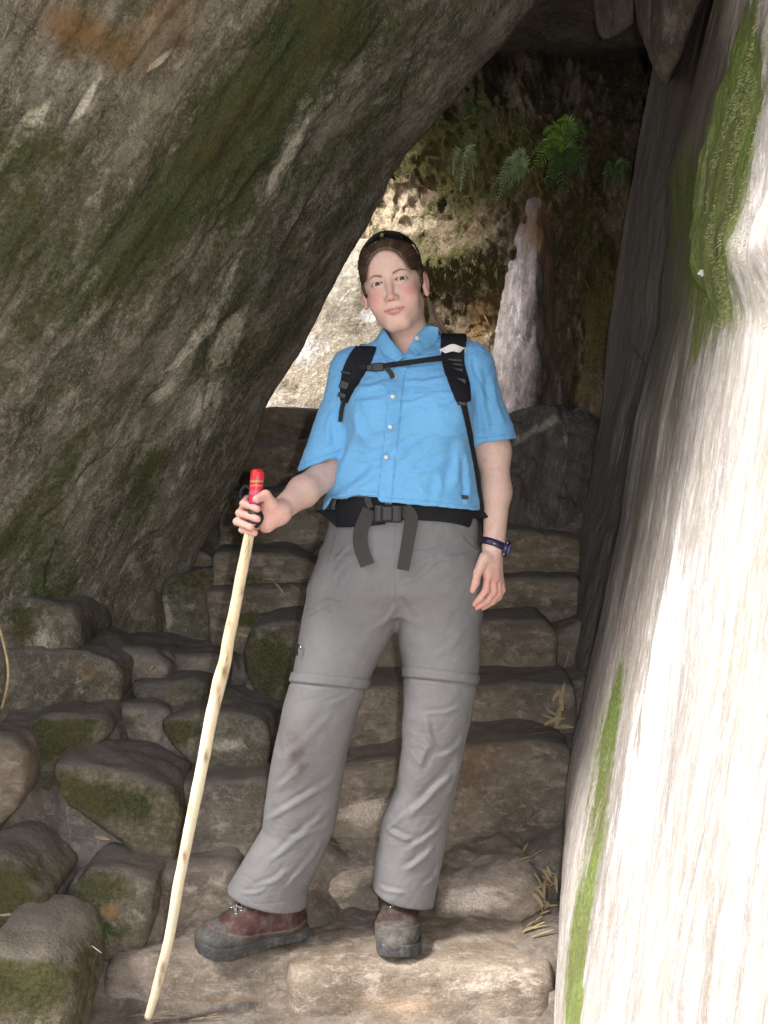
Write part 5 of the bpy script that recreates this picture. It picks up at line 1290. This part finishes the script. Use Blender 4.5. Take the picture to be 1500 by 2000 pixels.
for (a, b, w, h_, st_) in ((486, 1060, 2, 30, .9), (480, 1080, 1.5, 24, .7), (473, 1155, 3, 8, .8), (448, 1218, 4, 8, .7), (438, 1312, 6, 14, 1), (443, 1285, 2, 26, .8), (428, 1370, 2, 26, .8), (424, 1345, 4, 14, .6), (402, 1478, 4, 12, 1), (360, 1672, 4, 12, 1), (372, 1580, 3, 10, .6), (318, 1890, 5, 12, .9), (312, 1915, 3, 18, .8), (465, 1230, 3, 6, .6), (428, 1300, 2, 8, .6)):
    blot(Tt, st_ * np.exp(-((u - a) / w) ** 2 - ((v - b) / h_) ** 2), (0.22, 0.11, 0.045))
link_mesh('shaft', V, F, attr_mat('peeled_wood', rough=.55, noise_amt=.12, noise_scale=120, bump=.2), ws, attrs={'tint': Tt})
gp = [(492, 1022, .0128), (496, 990, .0135), (499, 965, .0142), (501, 945, .0148), (502.5, 930, .0152), (503, 921, .0140), (503.3, 917, .009), (503.4, 915.5, .003)]
gp = np.array(smooth_path([list(P(a, b, 2.190)) + [c] for a, b, c in gp], 8)); V, F = tube(gp[:, :3], list(gp[:, 3]), 20); V = np.array(V); u, v = UV(V)
V = V + .0006 * np.sin(v * 1.5)[:, None] * (V - np.repeat(gp[:, :3], 20, 0)) / .014
Tt = tint(V, (0.60, 0.018, 0.022)); 
for (a, w, c_) in ((940, 1.6, (0.42, 0.30, 0.12)), (944, 1.0, (0.10, 0.05, 0.03)), (936, 1.1, (0.20, 0.08, 0.12)), (948, 1.2, (0.42, 0.26, 0.12)), (962, 3.5, (0.26, 0.19, 0.17)), (985, 3.5, (0.13, 0.03, 0.16))): blot(Tt, np.exp(-((v - a) / w) ** 4), c_)
blot(Tt, (v > 990) * 1.0, (0.03, 0.025, 0.03)); blot(Tt, .5 * sstep(950, 955, v) * (v < 982), (0.55, 0.02, 0.10))
link_mesh('grip', V, F, attr_mat('grip_tape', rough=.35, noise_amt=.12, noise_scale=300, bump=.2, spec=.5), ws, attrs={'tint': Tt})
V, F = tube(smooth_path([P(492, 958, 2.205), P(480, 950, 2.215), P(471, 960, 2.22), P(472, 974, 2.222), P(486, 976, 2.215), P(498, 985, 2.20)], 5), .0042, 8); link_mesh('wrist_loop', V, F, M_strap, ws)
V, F = tube(smooth_path([P(500, 988, 2.200), P(509, 1002, 2.196), P(512, 1012, 2.192), P(506, 1024, 2.188), P(499, 1030, 2.190)], 5), .0038, 8); link_mesh('wrist_loop', V, F, M_strap, ws)

# wristwatch
c = P(964.5, 1064, 2.400); Mw = RZ(22, 0, -14)
wt = empty('wristwatch', c, 'dark purple sports watch on her left wrist', 'wristwatch')
V = []; F = []; n = 48
for i in range(n):
    a = 2 * math.pi * i / n
    for (rr2, zz) in ((.0292, -.0095), (.0318, -.008), (.0325, 0), (.0318, .008), (.0292, .0095), (.0285, 0)):
        V.append(c + Mw @ np.array((rr2 * math.cos(a), rr2 * math.sin(a) * .94, zz)))
    for j in range(6): F.append((i * 6 + j, i * 6 + (j + 1) % 6, ((i + 1) % n) * 6 + (j + 1) % 6, ((i + 1) % n) * 6 + j))
link_mesh('watch_band', V, [q[::-1] for q in F], M_wband, wt)
ax_ = Mw @ np.array((.93, -.36, .0)); ax_ /= np.linalg.norm(ax_); cc = c + ax_ * .030
def disc(name, mat, c0, axis, prof, n=32):
    V, F = tube([c0 + axis * a for a, r in prof], [r for a, r in prof], n); return link_mesh(name, V, F, mat, wt)
disc('watch_case', M_wband, cc, ax_, [(-.004, .015), (0, .0195), (.006, .0200), (.009, .0175), (.010, .0150)])
disc('watch_face', M_wface, cc, ax_, [(.0098, .0145), (.0106, .0140), (.0108, .004)])
for i in range(4):
    a = i * math.pi / 2 + .6; s1_ = np.cross(ax_, (0, 0, 1)); s1_ /= np.linalg.norm(s1_); s2_ = np.cross(ax_, s1_)
    q = cc + ax_ * .004 + (s1_ * math.cos(a) + s2_ * math.sin(a)) * .0200; V, F = uvsphere(q, .0026, 6); link_mesh('watch_button', V, F, M_metal, wt)

# sunglasses pushed up on her hair
sg_ = empty('sunglasses', h2w((0, 0, .12)), 'dark sunglasses pushed up on top of her hair', 'sunglasses')
cH = np.array((0, .013, .033)); rH = np.array((.0835, .1045, .0985))
def ep(ph, el, k=1.0): return cH + rH * k * np.array((math.sin(ph) * math.cos(el), -math.cos(ph) * math.cos(el), math.sin(el)))
for sx in (-1, 1):
    V = []; F = []; a_ = 14; b_ = 9
    for lay in (1.0, 1.03):
        for i in range(a_):
            t = i / (a_ - 1); ph = sx * R(6 + 74 * t)
            lo_e = 46 - 4 * math.sin(t * math.pi) - 14 * t; hi_e = 70 + 4 * math.sin(t * math.pi) - 20 * t
            for j in range(b_):
                el = R(lo_e + (hi_e - lo_e) * j / (b_ - 1)); V.append(h2w(ep(ph, el, lay)))
    idx = np.arange(a_ * b_).reshape(a_, b_); m = a_ * b_
    for i in range(a_ - 1):
        for j in range(b_ - 1):
            q = (idx[i, j], idx[i + 1, j], idx[i + 1, j + 1], idx[i, j + 1]); F.append(tuple(q)); F.append(tuple(m + x for x in q[::-1]))
    rim = list(idx[:, 0]) + list(idx[-1, 1:]) + list(idx[-2::-1, -1]) + list(idx[0, -2:0:-1])
    for k in range(len(rim)):
        k2 = (k + 1) % len(rim); F.append((rim[k], m + rim[k], m + rim[k2], rim[k2]))
    link_mesh('lens', V, F, M_lens, sg_)
    V, F = tube([h2w(ep(sx * R(a), R(e), 1.025)) for a, e in ((78, 58), (86, 50), (100, 36), (112, 22), (122, 8))], .0022, 8); link_mesh('temple_arm', V, F, M_plastic, sg_)
V, F = tube([h2w(ep(R(a), R(e), 1.03)) for a, e in ((-80, 60), (-60, 71), (-35, 79), (-10, 76), (0, 73), (10, 76), (35, 79), (60, 71), (80, 60))], .0024, 8); link_mesh('frame', V, F, M_plastic, sg_)
# ------------------------------------------------------------------ plants and litter
M_fern = plain('fern_green', (0.15, 0.28, 0.035), rough=.5, var=.4, nscale=40)
M_fernp = plain('pale_fern', (0.22, 0.30, 0.14), rough=.45, var=.3, nscale=40)
M_fernd = plain('dark_fern', (0.055, 0.11, 0.025), rough=.5, var=.4, nscale=40)
M_tuft = plain('hanging_moss', (0.105, 0.085, 0.028), rough=.9, var=.6, nscale=25)
M_tuftb = plain('bright_moss', (0.21, 0.21, 0.09), rough=.9, var=.45, nscale=30)
M_straw = plain('dry_bamboo_leaf', (0.34, 0.25, 0.13), rough=.8, var=.35, nscale=40)
M_strawd = plain('brown_dead_leaf', (0.20, 0.13, 0.08), rough=.85, var=.4, nscale=40)
M_grass = plain('grass_blade', (0.05, 0.11, 0.02), rough=.7, var=.4, nscale=30)
def blade(mb, a, b, w, sag=0.0, nrm=(0, -1, 0), seg=4, prof=None):
    a = np.asarray(a, float); b = np.asarray(b, float); t = b - a; s = np.cross(t, nrm); L = np.linalg.norm(s)
    s = s / L if L > 1e-9 else np.array((1.0, 0, 0)); V = []; F = []
    for i in range(seg + 1):
        k = i / seg; c = a + t * k + np.array((0, 0, -sag * 4 * k * (1 - k) if sag < 0 else -sag * k * k)); ww = w * (math.sin(math.pi * min(1, k * .92 + .06)) ** .7) * .5
        V += [c - s * ww, c + s * ww + np.array(nrm) * ww * .3]
    for i in range(seg): F.append((2 * i, 2 * i + 1, 2 * i + 3, 2 * i + 2))
    mb.add(V, F)
rg = random.Random(11)
def fern(root, tips, mat, label, ll=.05, pairs=13):
    e = empty('fern', root, label, 'fern')
    for tip in tips:
        mid = (np.array(root) + np.array(tip)) / 2 + np.array((rg.uniform(-.02, .02), -.03, .05))
        pth = np.array(smooth_path([root, mid, tip], 10)); mb = MB()
        V, F = tube(pth, .0014, 5); mb.add(V, F)
        for i in range(3, len(pth)):
            k = i / len(pth); t = pth[i] - pth[i - 1]; t /= np.linalg.norm(t); sd_ = np.cross(t, (0, -1, .2)); sd_ /= np.linalg.norm(sd_) + 1e-9
            l = ll * math.sin(math.pi * min(1, .25 + .72 * k)) * rg.uniform(.85, 1.15)
            for s in (-1, 1):
                d = sd_ * s * l + t * l * .55 + np.array((0, rg.uniform(-.3, .3) * l, rg.uniform(-.35, 0) * l)); blade(mb, pth[i], pth[i] + d, l * .20, sag=l * .2, seg=3)
        mb.build('frond', mat, e, smooth=False)
Yf = 3.98
fern(P(1122, 300, 4.15), [P(1040, 300, Yf), P(1062, 262, Yf), P(1090, 238, Yf), P(1035, 335, Yf)], M_fern, 'bright green fern hanging from the top of the back wall', ll=.036)
fern(P(1035, 338, 4.1), [P(958, 368, 4.0), P(978, 338, 4.0), P(968, 395, 4.02), P(1002, 318, 4.02)], M_fernp, 'pale silvery fern lower left of the green one', ll=.032)
fern(P(1095, 300, 4.05), [P(1095, 390, 3.95), P(1065, 372, 3.95), P(1140, 350, 4.0), P(1150, 262, 4.05), P(1120, 340, 3.95), P(1080, 350, 3.93)], M_fernd, 'dark drooping fern over the tip of the pinkish pillar', ll=.034)
fern(P(925, 205, 4.3), [P(895, 250, 4.2), P(915, 270, 4.2), P(940, 262, 4.2)], M_fernd, 'small dark fern in the shade above the ochre rock', ll=.022)
fern(P(905, 300, 4.6), [P(885, 340, 4.55), P(900, 372, 4.55), P(925, 350, 4.55), P(930, 325, 4.55)], M_fernp, 'wispy plant trailing down the ochre back wall left of the ferns', ll=.022)
fern(P(1195, 330, 4.15), [P(1180, 375, 4.1), P(1200, 385, 4.1), P(1215, 360, 4.1)], M_fernd, 'little dark fern by the edge of the dark slab', ll=.022)
dg = bpy.context.evaluated_depsgraph_get()
def cast(u, v, skip=('shirt', 'trousers', 'body', 'boot', 'sole', 'shaft', 'grip', 'pack_body', 'hair')):
    c = Vector((0, 0, CAMZ)); d = (Vector(P(u, v, 2.0)) - c).normalized(); o_ = c + d * .25
    for _ in range(12):
        h, loc, n, i, ob, m = scn.ray_cast(dg, o_, d)
        if not h: return None
        if ob.name.split('.')[0] in skip or (ob.parent is not None): o_ = loc + d * .01; continue
        if n.dot(d) > 0: n = -n
        return np.array(loc), np.array(n), ob.name
    return None
# hanging moss and rootlets on the back wall
mb = MB()
for i in range(8000):
    r_ = rg.random()
    if r_ < .5: u = rg.gauss(930, 90); v = rg.gauss(380, 110)
    elif r_ < .75: u = rg.gauss(1160, 40); v = rg.uniform(250, 750)
    else: u = rg.uniform(820, 1010); v = rg.uniform(480, 680)
    if not (690 < u < 1240 and 180 < v < 800): continue
    h = cast(u, v)
    if h is None or not h[2].startswith(('back_rock_wall', 'rock_rib')): continue
    p, n, _ = h
    if noise(np.array([[p[0] * 4, p[1] * 4, p[2] * 4]]))[0] < -.05: continue
    l = rg.uniform(.008, .022) * (2.4 if rg.random() < .04 else 1)
    a = p - n * .004; d = n * l * rg.uniform(.2, .8) + np.array((rg.uniform(-.5, .5) * l, 0, -l * rg.uniform(.1, 1.1)))
    blade(mb, a, a + d, l * rg.uniform(.07, .20), sag=l * .2, seg=2)
tag(mb.build('moss', M_tuft, smooth=False), 'shaggy olive moss and rootlets hanging on the back wall', 'moss', kind='stuff')
mb = MB()
for i in range(7000):
    v = rg.uniform(-20, 640); e = np.interp(v, rv_, ru_); u = e + abs(rg.gauss(0, 46)) - 4
    if u > 1505: continue
    h = cast(u, v)
    if h is None or not h[2].startswith('right_rock'): continue
    p, n, _ = h
    if noise(np.array([[p[0] * 14, p[1] * 14, p[2] * 9]]))[0] < .02: continue
    l = rg.uniform(.002, .0055)
    a = p - n * .001; d = n * l * rg.uniform(.4, 1) + np.array((rg.uniform(-.9, .3) * l, rg.uniform(-.3, .3) * l, -l * rg.uniform(-.2, 1.0)))
    blade(mb, a, a + d, l * .22, sag=l * .2, seg=2)
for i in range(2600):
    v = rg.uniform(1290, 2010); u = np.interp(v, [1290, 1440, 1620, 1790, 1930, 2010], [1208, 1188, 1168, 1140, 1122, 1114]) + rg.gauss(0, 11)
    h = cast(u, v)
    if h is None or not h[2].startswith('right_rock'): continue
    p, n, _ = h
    if noise(np.array([[p[1] * 30, p[2] * 16, 3.0]]))[0] < .0: continue
    l = rg.uniform(.0018, .004); d = n * l * rg.uniform(.4, 1) + np.array((rg.uniform(-.6, .3) * l, rg.uniform(-.4, .4) * l, -l * rg.uniform(-.3, .9)))
    blade(mb, p - n * .001, p - n * .001 + d, l * .25, sag=l * .2, seg=2)
tag(mb.build('moss', M_tuftb, smooth=False), 'short yellow green moss growing in patches on the right wall', 'moss', kind='stuff')
# grass tuft at the foot of a stone
ge = cast(215, 1835)
mb = MB()
for i in range(90):
    u = rg.gauss(212, 16); v = rg.gauss(1822, 9); h = cast(u, v)
    if h is None: continue
    p = h[0]; l = rg.uniform(.02, .05); blade(mb, p, p + np.array((rg.uniform(-.6, .6) * l, -rg.uniform(.1, .6) * l, l * rg.uniform(.3, 1))), .0022, sag=l * .4, seg=3)
tag(mb.build('grass_tuft', M_grass, smooth=False), 'small green grass tuft beneath the brownish mossy stone', 'grass tuft')
# dry leaves and straws
def litter(kind, label, group, items, mat):
    for (u, v, ang, L, w) in items:
        h = cast(u, v)
        if h is None: continue
        p, n, _ = h; n = n + np.array((0, -.2, .5)); n /= np.linalg.norm(n)
        a = R(ang); t = np.array((math.cos(a), 0, math.sin(a)));
        t = np.array((math.cos(a), .0, math.sin(a))) ; t = t - n * (t @ n); t /= np.linalg.norm(t)
        b0 = p + n * .004 - t * L / 2; b1 = p + n * (.005 + rg.uniform(0, .012)) + t * L / 2
        mb = MB(); blade(mb, b0, b1, w, sag=-rg.uniform(0, .05) * L, nrm=tuple(n), seg=6)
        k = len(mb.V); V2 = [list(np.array(q) - n * .0008) for q in mb.V]; mb.add(V2, [f[::-1] for f in mb.F[:]])
        tag(mb.build(kind, mat, smooth=False), label, 'leaf' if 'leaf' in kind else 'straw', group)
litter('dry_leaf', 'dry bamboo leaf in the little heap against the right wall at knee height', 'leaf heap by the right wall', [(1090, 1400, 80, .06, .016), (1088, 1408, 20, .07, .012), (1072, 1412, 35, .08, .010), (1062, 1422, 40, .08, .006), (1080, 1395, 150, .05, .007), (1095, 1370, 95, .06, .014), (1085, 1360, 60, .04, .012), (1100, 1422, 0, .06, .012), (1070, 1402, 160, .05, .005), (1050, 1438, 45, .07, .005), (1098, 1350, 75, .05, .01)], M_straw)
litter('dry_leaf', 'straw coloured leaf scrap beside the pale rough step stone', 'leaf scraps by the pale step', [(1065 + rg.gauss(0, 9), 1745 + rg.gauss(0, 28), rg.uniform(20, 160), rg.uniform(.025, .06), rg.uniform(.003, .010)) for i in range(22)], M_straw)
litter('dry_leaf', 'straw coloured leaf scrap on the tread below the pale rough stone', 'leaf scraps on the tread', [(1050 + rg.gauss(0, 18), 1815 + rg.gauss(0, 7), rg.uniform(-20, 30), rg.uniform(.02, .06), rg.uniform(.003, .009)) for i in range(12)], M_straw)
litter('dry_leaf', 'little dry leaf on the dirt above the pale rough stone', 'leaves above the pale stone', [(1035 + rg.gauss(0, 18), 1672 + rg.gauss(0, 7), rg.uniform(0, 50), rg.uniform(.02, .05), rg.uniform(.003, .008)) for i in range(9)], M_straw)
litter('dry_leaf', 'dry bamboo leaf of the splayed spray behind the walking stick', 'leaf spray behind the stick', [(545, 1150, -62, .07, .010), (560, 1135, -10, .05, .004), (525, 1133, 170, .045, .004), (575, 1150, -55, .06, .004), (590, 1132, 8, .05, .005), (560, 1145, -30, .05, .005), (520, 1150, 205, .05, .003), (585, 1160, -70, .05, .003)], M_straw)
litter('dry_leaf', 'broad pale leaf lying right behind the walking stick', None, [(472, 1242, -14, .06, .013)], M_straw)
litter('straw', 'thin straw on the tread left of the stick', None, [(560, 1075, 20, .05, .002)], M_straw)
litter('dry_leaf', 'long brown dead leaf beside the large dark mossy stone', None, [(95, 1592, -12, .12, .014)], M_strawd)
litter('dry_leaf', 'short curled tan leaf below the large dark mossy stone', None, [(202, 1638, -14, .045, .010)], M_straw)
litter('dry_leaf', 'small yellow leaf on the dusty slab', None, [(296, 1306, 65, .02, .008)], M_straw)
litter('straw', 'orange brown straw right of the stick above her boot', None, [(405, 1675, 24, .10, .003)], M_strawd)
litter('straw', 'pale straw crossing the dirt at the lower left edge', None, [(20, 1786, 2, .05, .006)], M_straw)
litter('straw', 'short white quill beside the big rounded corner stone', None, [(184, 1856, -50, .035, .003)], M_white)
litter('straw', 'straw on the tread above the oval mossy stone', None, [(300, 1480, 0, .10, .004)], M_strawd)
litter('straw', 'straw lying between her calves', 'straws between her calves', [(730, 1492, 12, .06, .003), (718, 1486, 30, .04, .002), (745, 1488, -20, .03, .002)], M_straw)
litter('straw', 'straw on the tread between her shins', 'straws between her shins', [(650, 1652, 3, .05, .003), (660, 1648, -8, .035, .002)], M_straw)
litter('straw', 'wispy straw under the heel of her right boot', 'straws by her right boot', [(540 + rg.gauss(0, 30), 1852 + rg.gauss(0, 4), rg.uniform(-30, 30), rg.uniform(.03, .07), .0016) for i in range(12)], M_strawd)
litter('straw', 'straw at the foot of the lowest step near the stick tip', 'straws near the stick tip', [(330 + rg.gauss(0, 50), 1990 + rg.gauss(0, 5), rg.uniform(-30, 30), rg.uniform(.03, .06), .003) for i in range(9)], M_straw)
litter('straw', 'thin straw caught on the stone by the wall under her hand', 'straws by the wall under her hand', [(1085, 1232, 20, .05, .003), (1100, 1225, 10, .05, .004), (1108, 1290, 78, .06, .003)], M_straw)
# bent stalk at the left edge
V, F = tube(smooth_path([P(-6, 1215, 2.42), P(4, 1245, 2.40), P(14, 1290, 2.38), P(16, 1320, 2.38), P(12, 1350, 2.40), P(3, 1385, 2.44)], 5), .0032, 8)
tag(link_mesh('bent_stalk', V, F, M_straw), 'bent dry stalk hanging at the left edge of the picture', 'stalk')
h = cast(1372, 532)
if h is not None:
    mb = MB()
    for (a, b, w) in ((20, 200, .008), (14, 170, .005), (16, 235, .006), (14, 80, .006), (18, 300, .006)):
        blade(mb, h[0] + np.array((.004, -.004, 0)), h[0] + np.array((-.0, -.012, 0)) + a / 1400 * np.array((math.cos(R(b)), 0, math.sin(R(b)))), w, seg=4)
    tag(mb.build('dry_leaf', M_white, smooth=False), 'pale withered leaf stuck to the moss edge on the right wall', 'leaf')
